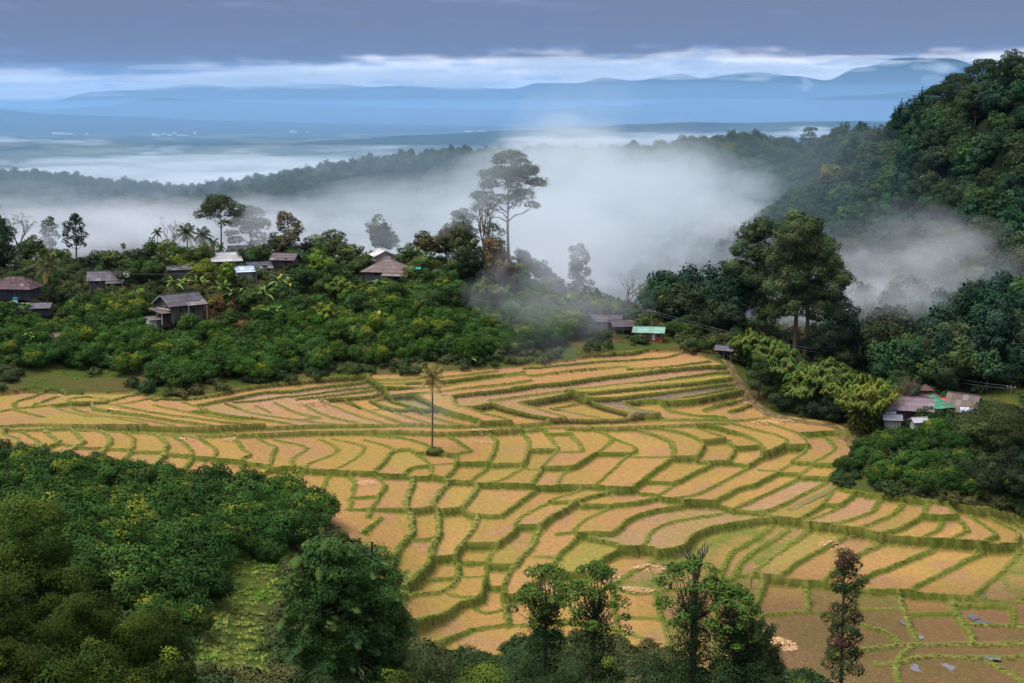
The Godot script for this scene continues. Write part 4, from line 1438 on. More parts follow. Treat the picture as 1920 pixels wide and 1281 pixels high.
func opening(o: Node3D, called: String, at: Vector3, w: float, h: float, turn: float) -> void:
	var t := Transform3D(Basis(Vector3.UP, turn), at)
	var s := Shape.new()
	s.box(Vector3(-w / 2, 0, -0.05), Vector3(w / 2, h, 0.05), Color(0.05, 0.045, 0.045), t)
	var p := part(called, s.mesh(), wall_mat(), o)
	var f := Shape.new()
	for q in [[Vector3(-w / 2 - 0.07, -0.05, -0.03), Vector3(-w / 2, h + 0.07, 0.08)], [Vector3(w / 2, -0.05, -0.03), Vector3(w / 2 + 0.07, h + 0.07, 0.08)], [Vector3(-w / 2, h, -0.03), Vector3(w / 2, h + 0.07, 0.08)], [Vector3(-w / 2, -0.05, -0.03), Vector3(w / 2, 0, 0.08)]]:
		f.box(q[0], q[1], Color(0.28, 0.24, 0.2), t)
	part("frame", f.mesh(), wall_mat(), p)

# four-sided roof on a walled block
func hip(o: Node3D, length: float, width: float, wall_h: float, rise: float, over: float, ridge: float, roof: Color, wall: Color, base_y := 0.0, walls := true) -> void:
	var x := length / 2
	var z := width / 2
	if walls:
		for e in [[Vector3(-x, 0, z), Vector3(x, 0, z)], [Vector3(x, 0, -z), Vector3(-x, 0, -z)], [Vector3(-x, 0, -z), Vector3(-x, 0, z)], [Vector3(x, 0, z), Vector3(x, 0, -z)]]:
			var s := Shape.new()
			boards(s, e[0], e[1], base_y - 0.5, base_y + wall_h, 0.0, wall)
			part("wall", s.mesh(), wall_mat(), o)
	var y := base_y + wall_h - over * rise / z
	var t := base_y + wall_h + rise
	var xa := x + over
	var za := z + over
	var r := ridge / 2
	for q in [[Vector3(-xa, y, za), Vector3(xa, y, za), Vector3(r, t, 0), Vector3(-r, t, 0)], [Vector3(xa, y, -za), Vector3(-xa, y, -za), Vector3(-r, t, 0), Vector3(r, t, 0)], [Vector3(xa, y, za), Vector3(xa, y, -za), Vector3(r, t, -0.01), Vector3(r, t, 0.01)], [Vector3(-xa, y, -za), Vector3(-xa, y, za), Vector3(-r, t, 0.01), Vector3(-r, t, -0.01)]]:
		var s := Shape.new()
		tones(s, q[0], q[1], q[2], q[3], maxi(3, int(length / 0.9)), 4, roof, 0.12)
		part("roof_slope", s.mesh(), roof_mat(), o)
	var c := Shape.new()
	for q in [Vector3(-xa, y, za), Vector3(-xa, y, -za)]: c.tube(PackedVector3Array([q, Vector3(-r, t + 0.03, 0)]), 0.09, 0.09, 5, roof * 1.25)
	for q in [Vector3(xa, y, za), Vector3(xa, y, -za)]: c.tube(PackedVector3Array([q, Vector3(r, t + 0.03, 0)]), 0.09, 0.09, 5, roof * 1.25)
	c.tube(PackedVector3Array([Vector3(-r, t + 0.04, 0), Vector3(r + 0.02, t + 0.04, 0)]), 0.1, 0.1, 5, roof * 1.25)
	part("hip_caps", c.mesh(), roof_mat(), o)

func lean_to(o: Node3D, called: String, x0: float, x1: float, z0: float, z1: float, y0: float, y1: float, col: Color, posts := true) -> void:
	# a single slope falling from (z0, y0) to (z1, y1)
	var s := Shape.new()
	if z1 > z0: tones(s, Vector3(x0, y1, z1), Vector3(x1, y1, z1), Vector3(x1, y0, z0), Vector3(x0, y0, z0), maxi(2, int((x1 - x0) / 0.9)), 2, col, 0.15)
	else: tones(s, Vector3(x1, y1, z1), Vector3(x0, y1, z1), Vector3(x0, y0, z0), Vector3(x1, y0, z0), maxi(2, int((x1 - x0) / 0.9)), 2, col, 0.15)
	var p := part(called, s.mesh(), roof_mat(), o)
	if posts:
		for x in [x0 + 0.2, x1 - 0.2]:
			var b := Shape.new()
			var z := z1 - 0.25 * signf(z1 - z0)
			b.box(Vector3(x - 0.07, -1.0, z - 0.07), Vector3(x + 0.07, y1, z + 0.07), Color(0.42, 0.4, 0.38))
			part("post", b.mesh(), wall_mat(), p)

func site(called: String, px: float, py: float, dist: float, turn: float, clear: float) -> Node3D:
	var p := ray_at(px, py, dist)
	var foot := ground_at(p.x, p.z)
	houses_clear.append(Vector3(foot.x, clear, foot.z))
	# stand level where the photo shows the foot of the walls
	return thing(called, Vector3(p.x, clampf(p.y, foot.y - 0.4, foot.y + 1.0), p.z), turn)

func block(o: Node3D, called: String, lo: Vector3, hi: Vector3, col: Color, turn := 0.0) -> MeshInstance3D:
	var s := Shape.new()
	s.box(lo, hi, col, Transform3D(Basis(Vector3.UP, turn), Vector3.ZERO))
	return part(called, s.mesh(), wall_mat(), o)

const SLATE := Color(0.075, 0.07, 0.085)
const GREYWOOD := Color(0.11, 0.095, 0.09)

func village() -> void:
	var deg := PI / 180
	# big grey timber house in the middle of the orchard
	var o := site("timber_house", 337, 589, 300, 43 * deg, 8.0)
	gable(o, 7.6, 6.4, 0.0, 3.0, 1.7, 0.7, SLATE, GREYWOOD)
	lean_to(o, "patched_roof", -0.4, 4.4, 3.2, 4.3, 3.1, 2.55, Color(0.15, 0.13, 0.125))
	lean_to(o, "low_roof", -6.2, -3.3, -2.5, 3.4, 1.9, 1.35, Color(0.1, 0.09, 0.1))
	block(o, "pale_beam", Vector3(-4.05, 1.75, -2.6), Vector3(-3.85, 1.95, 2.9), Color(0.45, 0.42, 0.4))
	block(o, "brick_panel", Vector3(3.85, 0.3, 0.5), Vector3(4.4, 1.9, 3.0), Color(0.34, 0.13, 0.06))
	tag(o, "large grey timber house with dark gabled roof above the orchard clearing", "house")
	o = site("whitewashed_shed", 288, 597, 296, 35 * deg, 3.0)
	gable(o, 2.6, 2.8, 0.0, 1.5, 0.5, 0.3, Color(0.12, 0.11, 0.12), Color(0.42, 0.39, 0.36), false)
	tag(o, "small whitewashed shed in front of the large grey timber house", "shed")
	o = site("plank_store", 308, 595, 296.5, 40 * deg, 3.0)
	gable(o, 3.6, 2.2, 0.0, 1.3, 0.45, 0.3, Color(0.1, 0.085, 0.09), Color(0.1, 0.07, 0.06), false)
	tag(o, "low dark plank store beside the whitewashed shed", "shed")
	# left edge
	o = site("maroon_house", 30, 552, 308, -6 * deg, 7.0)
	hip(o, 8.6, 6.0, 2.3, 1.9, 0.7, 3.4, Color(0.07, 0.046, 0.052), Color(0.06, 0.055, 0.065))
	opening(o, "door", Vector3(1.6, 0, 3.0), 0.9, 1.9, 0)
	opening(o, "window", Vector3(-1.6, 0.9, 3.0), 1.0, 0.9, 0)
	tag(o, "house with maroon hipped roof at the left edge beside the coconut palm", "house")
	o = site("tin_annex", 66, 566, 304, 6 * deg, 4.5)
	gable(o, 6.0, 3.4, 0.0, 1.4, 0.7, 0.5, Color(0.1, 0.095, 0.115), Color(0.07, 0.06, 0.06), false)
	tag(o, "low grey-roofed annex below the maroon-roofed house", "shed")
	o = site("water_cabinet", 28, 553, 303, 0, 1.0)
	block(o, "cabinet", Vector3(-0.45, 0, -0.3), Vector3(0.45, 1.0, 0.3), Color(0.5, 0.56, 0.62))
	block(o, "blue_top", Vector3(-0.46, 1.0, -0.31), Vector3(0.46, 1.5, 0.31), Color(0.03, 0.24, 0.5))
	tag(o, "small blue and white cabinet in front of the maroon-roofed house", "cabinet")
	o = site("rusty_shed", 100, 606, 292, 25 * deg, 3.5)
	gable(o, 3.4, 2.8, 0.0, 1.3, 0.6, 0.4, Color(0.14, 0.09, 0.085), Color(0.08, 0.06, 0.055), false)
	tag(o, "little rusty-roofed shed half hidden among banana leaves at left", "shed")
	o = site("grey_house", 197, 538, 322, 8 * deg, 6.0)
	gable(o, 6.4, 5.0, 0.0, 2.1, 1.5, 0.6, Color(0.085, 0.08, 0.095), Color(0.13, 0.115, 0.11))
	lean_to(o, "side_roof", 0.6, 4.6, 2.4, 4.2, 1.9, 1.25, Color(0.09, 0.09, 0.105))
	tag(o, "grey-roofed house with a lower front roof left of centre-left trees", "house")
	o = site("pale_roof_house", 226, 534, 326, 10 * deg, 4.0)
	gable(o, 3.8, 3.4, 0.0, 1.7, 0.9, 0.4, Color(0.2, 0.185, 0.185), Color(0.3, 0.27, 0.25), false)
	tag(o, "small house with lighter grey roof behind the grey-roofed house", "house")
	# middle cluster
	o = site("white_roof_house", 423, 503, 336, 18 * deg, 5.5)
	gable(o, 6.2, 5.4, 0.0, 2.0, 1.5, 0.6, Color(0.3, 0.3, 0.32), Color(0.12, 0.1, 0.1))
	tag(o, "house with broad pale grey metal roof behind the lime-green tree", "house")
	o = site("dark_back_house", 452, 485, 346, 14 * deg, 4.0)
	gable(o, 5.4, 4.4, 0.0, 2.1, 1.0, 0.5, Color(0.08, 0.075, 0.085), Color(0.1, 0.085, 0.08), false)
	tag(o, "dark-roofed house just behind the pale metal roof", "house")
	o = site("blue_tin_shed", 457, 519, 326, 24 * deg, 4.0)
	gable(o, 3.8, 3.6, 0.0, 1.5, 0.9, 0.4, Color(0.34, 0.41, 0.52), Color(0.28, 0.25, 0.24), false)
	tag(o, "shed with shiny bluish tin roof right of the lime-green tree", "shed")
	o = site("grey_gable_house", 486, 514, 332, 22 * deg, 4.5)
	gable(o, 4.8, 3.8, 0.0, 1.5, 1.1, 0.5, Color(0.07, 0.07, 0.09), Color(0.15, 0.12, 0.1))
	tag(o, "little house with dark slate gable roof right of the blue tin shed", "house")
	o = site("stilt_house", 536, 508, 334, -12 * deg, 5.0)
	gable(o, 5.0, 4.2, 1.4, 1.7, 1.1, 0.6, Color(0.085, 0.07, 0.085), Color(0.1, 0.075, 0.075))
	tag(o, "tall dark wooden house on stilts right of the slate gable house", "house")
	o = site("hidden_hut", 336, 516, 326, 15 * deg, 3.0)
	gable(o, 5.0, 3.4, 0.0, 1.6, 0.8, 0.4, Color(0.085, 0.085, 0.1), Color(0.1, 0.09, 0.085), false)
	tag(o, "dark hut roof half hidden behind the banana plants", "hut")
	# the big house on the crest
	o = site("crest_house", 727, 517, 326, -14 * deg, 8.5)
	hip(o, 8.8, 6.6, 2.1, 2.2, 0.9, 1.0, Color(0.125, 0.095, 0.092), Color(0.2, 0.18, 0.17))
	lean_to(o, "lower_roof", 0.2, 6.4, 3.3, 5.4, 1.75, 0.9, Color(0.15, 0.12, 0.125))
	block(o, "rear_block", Vector3(-3.4, 0.0, -4.6), Vector3(-0.6, 4.2, -3.4), Color(0.3, 0.27, 0.26))
	opening(o, "window", Vector3(-1.6, 0.8, 3.3), 1.2, 0.9, 0)
	opening(o, "door", Vector3(1.4, 0, 3.3), 0.95, 1.9, 0)
	tag(o, "big brown hip-roofed house on the crest of the village hill", "house")
	o = site("upper_pavilion", 718, 496, 333, -72 * deg, 4.0)
	gable(o, 5.0, 4.4, 2.0, 1.5, 1.0, 0.6, Color(0.4, 0.38, 0.38), Color(0.34, 0.31, 0.3), false)
	tag(o, "white-roofed upper pavilion rising behind the brown hip roof", "house")
	o = site("turquoise_awning", 774, 504, 327, 6 * deg, 2.5)
	var s := Shape.new()
	tones(s, Vector3(-1.9, 1.85, 1.1), Vector3(1.9, 2.0, 1.1), Vector3(1.9, 2.25, -1.1), Vector3(-1.9, 2.3, -1.1), 4, 1, Color(0.02, 0.2, 0.17), 0.08)
	part("awning", s.mesh(), roof_mat(), o)
	for x in [-1.7, 1.7]:
		for z in [-0.95, 0.95]: block(o, "post", Vector3(x - 0.05, -0.6, z - 0.05), Vector3(x + 0.05, 2.0, z + 0.05), Color(0.3, 0.3, 0.3))
	tag(o, "turquoise sheet awning on posts right of the brown hip-roofed house", "awning")
	o = site("dark_hut", 830, 500, 330, 20 * deg, 2.5)
	gable(o, 3.4, 3.0, 0.0, 1.4, 0.9, 0.4, Color(0.08, 0.075, 0.09), Color(0.12, 0.1, 0.1), false)
	tag(o, "small dark-roofed hut among trees right of the turquoise awning", "hut")
	o = site("white_sheet_shelter", 838, 549, 316, 10 * deg, 2.5)
	lean_to(o, "sheet_roof", -1.5, 1.5, -1.0, 1.2, 1.3, 0.85, Color(0.5, 0.48, 0.48))
	tag(o, "low shelter with a whitish sheet roof on the slope below the hut", "shelter")
	# houses above the terraces
	o = site("weathered_house", 1135, 616, 309, -8 * deg, 5.5)
	gable(o, 6.6, 4.4, 0.4, 1.6, 1.0, 0.5, Color(0.07, 0.065, 0.08), Color(0.26, 0.23, 0.2))
	tag(o, "long weathered wooden house with dark roof above the top terraces", "house")
	o = site("open_barn", 1166, 624, 306, 6 * deg, 3.0)
	gable(o, 3.8, 3.2, 0.9, 1.0, 0.9, 0.5, Color(0.07, 0.06, 0.075), Color(0.1, 0.075, 0.065), false)
	tag(o, "dark wooden barn on posts between the weathered house and green-roofed house", "barn")
	o = site("brick_house", 1217, 635, 303, -10 * deg, 5.5)
	gable(o, 6.0, 4.2, 0.0, 1.8, 0.75, 0.5, Color(0.17, 0.29, 0.245), Color(0.25, 0.085, 0.05), false)
	for x in [-1.9, 0.8]:
		block(o, "white_door", Vector3(x, 0.05, 2.06), Vector3(x + 0.65, 1.45, 2.16), Color(0.5, 0.5, 0.52))
	opening(o, "window", Vector3(2.2, 0.7, 2.1), 0.7, 0.7, 0)
	tag(o, "red brick house with pale green metal roof above the terraces", "house")
	o = site("track_shelter", 1359, 668, 292, -20 * deg, 3.0)
	gable(o, 3.2, 2.6, 0.0, 1.6, 0.6, 0.4, Color(0.085, 0.085, 0.105), GREYWOOD, false, false)
	block(o, "back_wall", Vector3(-1.5, 0, -1.25), Vector3(1.5, 1.5, -1.15), Color(0.06, 0.1, 0.09))
	tag(o, "open shelter with dark roof at the head of the dirt track", "shelter")
	# the farmstead at the right
	o = site("long_tin_barn", 1706, 785, 264, -14 * deg, 7.0)
	gable(o, 7.4, 5.0, 0.0, 2.5, 1.7, 0.6, Color(0.15, 0.12, 0.14), Color(0.07, 0.045, 0.045))
	lean_to(o, "side_roof", -4.6, -2.6, 2.5, 4.3, 2.1, 1.5, Color(0.3, 0.31, 0.36))
	tag(o, "long barn with purplish corrugated tin roof behind the bamboo", "barn")
	o = site("low_tin_shed", 1673, 797, 259, -10 * deg, 3.0)
	gable(o, 2.9, 2.6, 0.0, 1.6, 0.6, 0.35, Color(0.28, 0.29, 0.34), Color(0.33, 0.3, 0.28), false)
	tag(o, "pale-walled little tin shed left of the long barn", "shed")
	o = site("front_lean_shed", 1723, 801, 257, 8 * deg, 2.5)
	gable(o, 2.6, 2.2, 0.0, 1.3, 0.5, 0.3, Color(0.36, 0.36, 0.4), Color(0.35, 0.33, 0.31), false)
	tag(o, "small pale shed in front of the long tin barn", "shed")
	o = site("green_pyramid_house", 1749, 772, 272, 22 * deg, 4.0)
	hip(o, 4.6, 4.6, 1.7, 1.6, 0.7, 0.02, Color(0.06, 0.2, 0.13), Color(0.2, 0.19, 0.2))
	tag(o, "house with green pyramid roof right of the long tin barn", "house")
	o = site("brown_pagoda", 1733, 760, 284, 10 * deg, 3.0)
	hip(o, 4.0, 4.0, 1.9, 1.0, 0.7, 1.6, Color(0.09, 0.055, 0.05), Color(0.08, 0.06, 0.055))
	hip(o, 2.0, 2.0, 0.4, 0.7, 0.35, 0.5, Color(0.1, 0.06, 0.055), Color(0.08, 0.06, 0.055), 2.75)
	tag(o, "brown two-tiered roof pavilion behind the green pyramid roof", "pavilion")
	o = site("thatched_barn", 1806, 775, 272, -38 * deg, 5.0)
	gable(o, 5.4, 4.6, 0.0, 1.4, 2.6, 0.6, Color(0.11, 0.085, 0.075), Color(0.085, 0.06, 0.055), false)
	tag(o, "steep brown thatched barn at the right of the farmstead", "barn")
	o = site("blue_roof_hut", 1817, 784, 266, -16 * deg, 2.5)
	lean_to(o, "mono_roof", -1.7, 1.7, -1.2, 1.4, 2.3, 1.7, Color(0.36, 0.4, 0.5), false)
	for e in [[Vector3(-1.5, 0, 1.1), Vector3(1.5, 0, 1.1)], [Vector3(1.5, 0, 1.1), Vector3(1.5, 0, -1.0)], [Vector3(-1.5, 0, -1.0), Vector3(-1.5, 0, 1.1)], [Vector3(1.5, 0, -1.0), Vector3(-1.5, 0, -1.0)]]:
		s = Shape.new()
		boards(s, e[0], e[1], -0.5, 1.8, 0, Color(0.3, 0.28, 0.28))
		part("wall", s.mesh(), wall_mat(), o)
	opening(o, "door", Vector3(-0.6, 0, 1.12), 0.7, 1.6, 0)
	tag(o, "little hut with bluish sloping roof in front of the thatched barn", "hut")
	parasol("red", 1772, 746, 276, 1.5, Color(0.62, 0.03, 0.06), "red garden parasol behind the green pyramid roof")
	parasol("blue", 1778, 752, 274, 1.1, Color(0.25, 0.5, 0.6), "pale blue garden parasol just below the red one")
	power_lines()

func parasol(called: String, px: float, py: float, dist: float, r: float, col: Color, label: String) -> void:
	var top := ray_at(px, py, dist)
	var foot := ground_at(top.x, top.z)
	var o := thing(called + "_parasol", foot)
	var h := maxf(1.8, top.y - foot.y)
	var s := Shape.new()
	for k in 8:
		var a := TAU * k / 8
		var b := TAU * (k + 1) / 8
		s.tri(Vector3(cos(b) * r, h - 0.45, sin(b) * r), Vector3(cos(a) * r, h - 0.45, sin(a) * r), Vector3(0, h, 0), col * (0.95 if k % 2 else 1.05))
	part("canopy", s.mesh(), painted("cloth", 0.8, 0.4), o)
	var p := Shape.new()
	p.tube(PackedVector3Array([Vector3(0, -0.3, 0), Vector3(0, h - 0.02, 0)]), 0.03, 0.03, 6, Color(0.4, 0.4, 0.4))
	part("pole", p.mesh(), wall_mat(), o)
	tag(o, label, "parasol")

func pole(px: float, py_top: float, dist: float, arm: bool, label: String, r := 0.1) -> Vector3:
	var top := ray_at(px, py_top, dist)
	var foot := ground_at(top.x, top.z)
	var o := thing("utility_pole" if r > 0.09 else "wooden_pole", foot, -0.4)
	var h := top.y - foot.y
	var s := Shape.new()
	s.tube(PackedVector3Array([Vector3(0, -0.6, 0), Vector3(0, h * 0.5, 0), Vector3(0, h, 0)]), r * 1.2, r * 0.85, 7, Color(0.15, 0.13, 0.12))
	part("mast", s.mesh(), painted("bark", 0.9), o)
	if arm:
		block(o, "crossarm", Vector3(-0.9, h - 0.55, -0.06), Vector3(0.9, h - 0.42, 0.06), Color(0.16, 0.14, 0.13))
		for x in [-0.8, 0.0, 0.8]:
			block(o, "insulator", Vector3(x - 0.06, h - 0.42, -0.06), Vector3(x + 0.06, h - 0.2, 0.06), Color(0.4, 0.38, 0.36))
	tag(o, label, "utility pole" if r > 0.09 else "pole", "", "")
	return top + Vector3(0, -0.25, 0)

func wire(a: Vector3, b: Vector3, sag: float, label: String) -> void:
	var path := PackedVector3Array()
	for k in 15:
		var t := k / 14.0
		path.append(a.lerp(b, t) - Vector3(0, sag * 4.0 * t * (1.0 - t), 0) - a)
	var s := Shape.new()
	s.tube(path, 0.026, 0.026, 4, Color(0.16, 0.16, 0.17))
	var o := part("power_wire", s.mesh(), painted("wire", 0.6), self)
	o.position = a
	tag(o, label, "wire", "power wires")

func power_lines() -> void:
	var a := pole(1222, 580, 304, true, "utility pole with crossarm behind the green-roofed brick house")
	var b := pole(1160, 582, 309, false, "plain pole standing in front of the weathered house", 0.08)
	var c := pole(480, 503, 322, true, "utility pole right of the blue tin shed among banana leaves")
	var d := pole(18, 494, 306, true, "utility pole in front of the maroon-roofed house")
	var e := pole(1897, 722, 285, true, "pale utility pole before the dark trees at right edge")
	pole(507, 457, 338, false, "short bare pole on the ridge between the dark roofs", 0.08)
	var f := pole(1409, 1083, 207, false, "thin dark pole standing on a bund in the lower terraces", 0.085)
	var mid := pole(1640, 668, 300, true, "utility pole with crossarm among trees behind the bamboo")
	wire(a, mid, 1.2, "upper power wire crossing in front of the tall twin trees")
	wire(a - Vector3(0, 0.5, 0), mid - Vector3(0, 0.5, 0), 1.4, "lower power wire crossing in front of the tall twin trees")
	wire(mid, e, 0.9, "upper power wire running to the pole at right edge")
	wire(mid - Vector3(0, 0.5, 0), e - Vector3(0, 0.5, 0), 1.1, "lower power wire running to the pole at right edge")
	wire(d, c, 1.6, "power wire strung over the village from the maroon house")
	wire(c, a, 1.8, "long power wire from the village to the green-roofed house")

# ---------------------------------------------------------------- straw and water in the fields
func straw(px: float, py: float, rx: float, rz: float, tall: float, label: String) -> void:
	var p := on_land(px, py, 120.0)
	var s := Shape.new()
	var n := int(rx * rz * 70)
	for k in n:
		var a := rng.randf() * TAU
		var q := sqrt(rng.randf())
		var lump := 0.5 + 0.9 * fine.get_noise_2d(cos(a) * q * rx * 14.0 + px, sin(a) * q * rz * 14.0)
		var x := cos(a) * q * rx
		var z := sin(a) * q * rz
		var gy := field_height(p.x + x, -p.z - z)
		var y := gy + tall * maxf(0.05, lump) * (1.0 - q * q)
		var t := rnd_dir()
		t.y *= 0.3
		var g := rng.randf_range(0.75, 1.2)
		s.leaf(Vector3(x, y - p.y + 0.05, z), t * rng.randf_range(0.2, 0.45), t.cross(Vector3.UP + rnd_dir() * 0.3).normalized() * 0.05, (Vector3.UP + rnd_dir() * 0.35).normalized(), Color(0.6 * g, 0.37 * g, 0.2 * g))
	var o := part("straw_heap", s.mesh(), painted("straw_stalk", 0.85, 0.25), self)
	o.position = p
	tag(o, label, "straw", "", "stuff")

func puddle(px: float, py: float, rx: float, rz: float, label: String) -> void:
	var p := on_land(px, py, 120.0)
	var y := -1e9
	for q in [Vector2.ZERO, Vector2(rx, 0), Vector2(-rx, 0), Vector2(0, rz), Vector2(0, -rz)]: y = maxf(y, field_height(p.x + q.x * 0.6, -p.z - q.y * 0.6))
	var s := Shape.new()
	var m := 18
	for k in m:
		var a := TAU * k / m
		var b := TAU * (k + 1) / m
		var ra := 1.0 + 0.9 * noise.get_noise_2d(k * 31.0, px)
		var rb := 1.0 + 0.9 * noise.get_noise_2d(((k + 1) % m) * 31.0, px)
		s.tri(Vector3.ZERO, Vector3(cos(b) * rx * rb, 0, sin(b) * rz * rb), Vector3(cos(a) * rx * ra, 0, sin(a) * rz * ra), Color(0.16, 0.16, 0.165))
	var mat := painted("still_water", 0.04)
	mat.metallic_specular = 1.0
	mat.metallic = 0.35
	var o := part("puddle", s.mesh(), mat, self)
	o.position = Vector3(p.x, y - 0.01, p.z)
	tag(o, label, "", "", "structure")

func field_details() -> void:
	straw(592, 757, 4.2, 1.6, 0.5, "pinkish straw heap on bare patch in the upper left fields")
	straw(1145, 1083, 1.7, 1.1, 0.4, "small straw heap above the bare earth paddy")
	straw(1190, 1105, 3.2, 1.0, 0.5, "long straw heap along the lower edge of the bare paddy")
	straw(1225, 1062, 3.6, 1.2, 0.2, "scattered straw on the bare earth paddy")
	straw(688, 906, 1.7, 1.8, 0.25, "square of pink straw left of centre in the terraces")
	straw(900, 811, 2.8, 0.7, 0.25, "straw strip above the pale green patch")
	straw(905, 828, 2.6, 0.8, 0.2, "straw strip below the pale green patch")
	straw(352, 820, 1.8, 1.3, 0.4, "straw heap left of the pale oval clearing")
	straw(432, 822, 1.7, 1.2, 0.35, "straw heap right of the pale oval clearing")
	straw(215, 771, 1.9, 0.8, 0.3, "straw heap beside the small clearing at far left")
	straw(162, 767, 1.0, 0.8, 0.25, "tiny straw heap near the far left bank")
	straw(1440, 797, 3.4, 1.2, 0.55, "long straw windrow on the right crest field")
	straw(1475, 793, 1.6, 0.8, 0.4, "short straw heap right of the long windrow")
	straw(1396, 755, 1.5, 1.0, 0.9, "rounded straw stack beside the dirt track")
	straw(1465, 1212, 2.2, 3.0, 0.3, "broad straw spread in the dark lower field")
	straw(1560, 1020, 2.2, 1.2, 0.25, "straw heap beside the slender tree top")
	straw(840, 745, 1.8, 0.9, 0.3, "pink straw right of the coconut palm crown")
	straw(1238, 716, 2.0, 0.8, 0.2, "pink straw on the middle upper terrace")
	puddle(1205, 783, 1.5, 0.9, "little pool on the grey mud paddy")
	puddle(1822, 1156, 0.7, 1.8, "narrow pool along the wet paddy at lower right")
	puddle(1845, 1168, 1.6, 0.7, "broken shallow pool in the wet paddy at lower right")
	puddle(1725, 1196, 0.6, 1.0, "small pool at the foot of the lower right bund")
	puddle(1716, 1262, 0.7, 1.8, "bright pool at the bottom right of the field")
	puddle(1858, 1246, 1.3, 0.9, "oval pool in the lowest right paddy")
	puddle(1775, 1258, 0.9, 1.2, "dull pool in the lowest paddies")
	puddle(1846, 1121, 0.35, 0.9, "tiny pool beside the right-hand bund")
	puddle(1692, 1172, 0.35, 1.4, "thin pool along the middle lower bund")
	var o := thing("tree_stump", on_land(1257, 1104, 120.0))
	var s := Shape.new()
	s.tube(PackedVector3Array([Vector3(0, -0.3, 0), Vector3(0, 0.4, 0), Vector3(0.04, 0.85, 0)]), 0.28, 0.22, 8, Color(0.06, 0.05, 0.045))
	s.tri(Vector3(0.2, 0.84, 0.1), Vector3(-0.15, 0.84, -0.15), Vector3(-0.1, 0.86, 0.18), Color(0.2, 0.15, 0.1))
	part("stump", s.mesh(), painted("bark", 0.9), o)
	tag(o, "short dark stump at the corner of the bare earth paddy", "stump")
	for q in [[1706, 1210, 0.7, "dark boulder at the foot of the lower right bund"], [1697, 1195, 0.4, "small dark rock above the larger boulder"], [1641, 1236, 0.6, "dark rock right of the slender tree trunk"], [1700, 1232, 0.8, "flat boulder in the grass belt at lower right"]]:
		var r := thing("boulder", on_land(q[0], q[1], 120.0))
		var g := Shape.new()
		var k: float = q[2]
		g.blob(Vector3(0, k * 0.2, 0), Vector3(k, k * 0.6, k * 0.8), 7, 10, Color(0.07, 0.065, 0.07), 0.1, rng)
		part("rock", g.mesh(), painted("bark", 0.9), r)
		tag(r, q[3], "boulder")

# ---------------------------------------------------------------- the planted valley
func plant(kind: String, px: float, top: float, dist: float, wide_px: float, label: String, col := Color(0.045, 0.08, 0.024), a := 0.3, category := "tree") -> Node3D:
	var called: String = {"broad": "broad_tree", "tall": "tall_tree", "umbrella": "umbrella_tree", "bare": "bare_tree", "bamboo": "bamboo_clump", "banana": "banana_plant", "palm": "coconut_palm", "areca": "areca_palm", "shrub": "shrub", "cone": "conical_tree"}[kind]
	var q := stand(called, px, top, dist)
	var o: Node3D = q[0]
	var h: float = q[1]
	var w: float = wide_px * q[2]
	var leaf := clampf(dist * 0.0014, 0.17, 0.52)
	if kind != "banana" and kind != "palm": col = Color(col.r * 0.72, col.g * 0.74, col.b * 0.72)
	match kind:
		"broad": broad_tree(o, h, w, leaf, col, a, 0.06, int(clampf(w * h * 0.5, 18, 60)))
		"tall": tall_tree(o, h, w, leaf, col, a, int(clampf(w * h * 0.35, 16, 60)))
		"cone": tall_tree(o, h, w, leaf, col, 0.08, 24, 0.6)
		"umbrella": umbrella_tree(o, h, w, leaf, col, a, int(clampf(w * 1.7, 12, 46)))
		"bare": bare_tree(o, h, w, a)
		"bamboo": bamboo_clump(o, h, w, int(clampf(w * 5.0, 14, 34)), leaf * 2.0, col, 190)
		"banana": banana_plant(o, h, col, 14); category = "banana plant"
		"palm": palm_tree(o, h - w * 0.22, w * 0.62, 22, col, 0.15, w * 0.13, a); category = "palm"
		"areca": palm_tree(o, h - w * 0.25, w * 0.6, 9, col, 0.08, w * 0.16, 0.0); category = "palm"
		"shrub": shrub(o, h, w, leaf, col); category = "bush"
	if kind == "bamboo": category = "bamboo"
	tag(o, label, category)
	return o

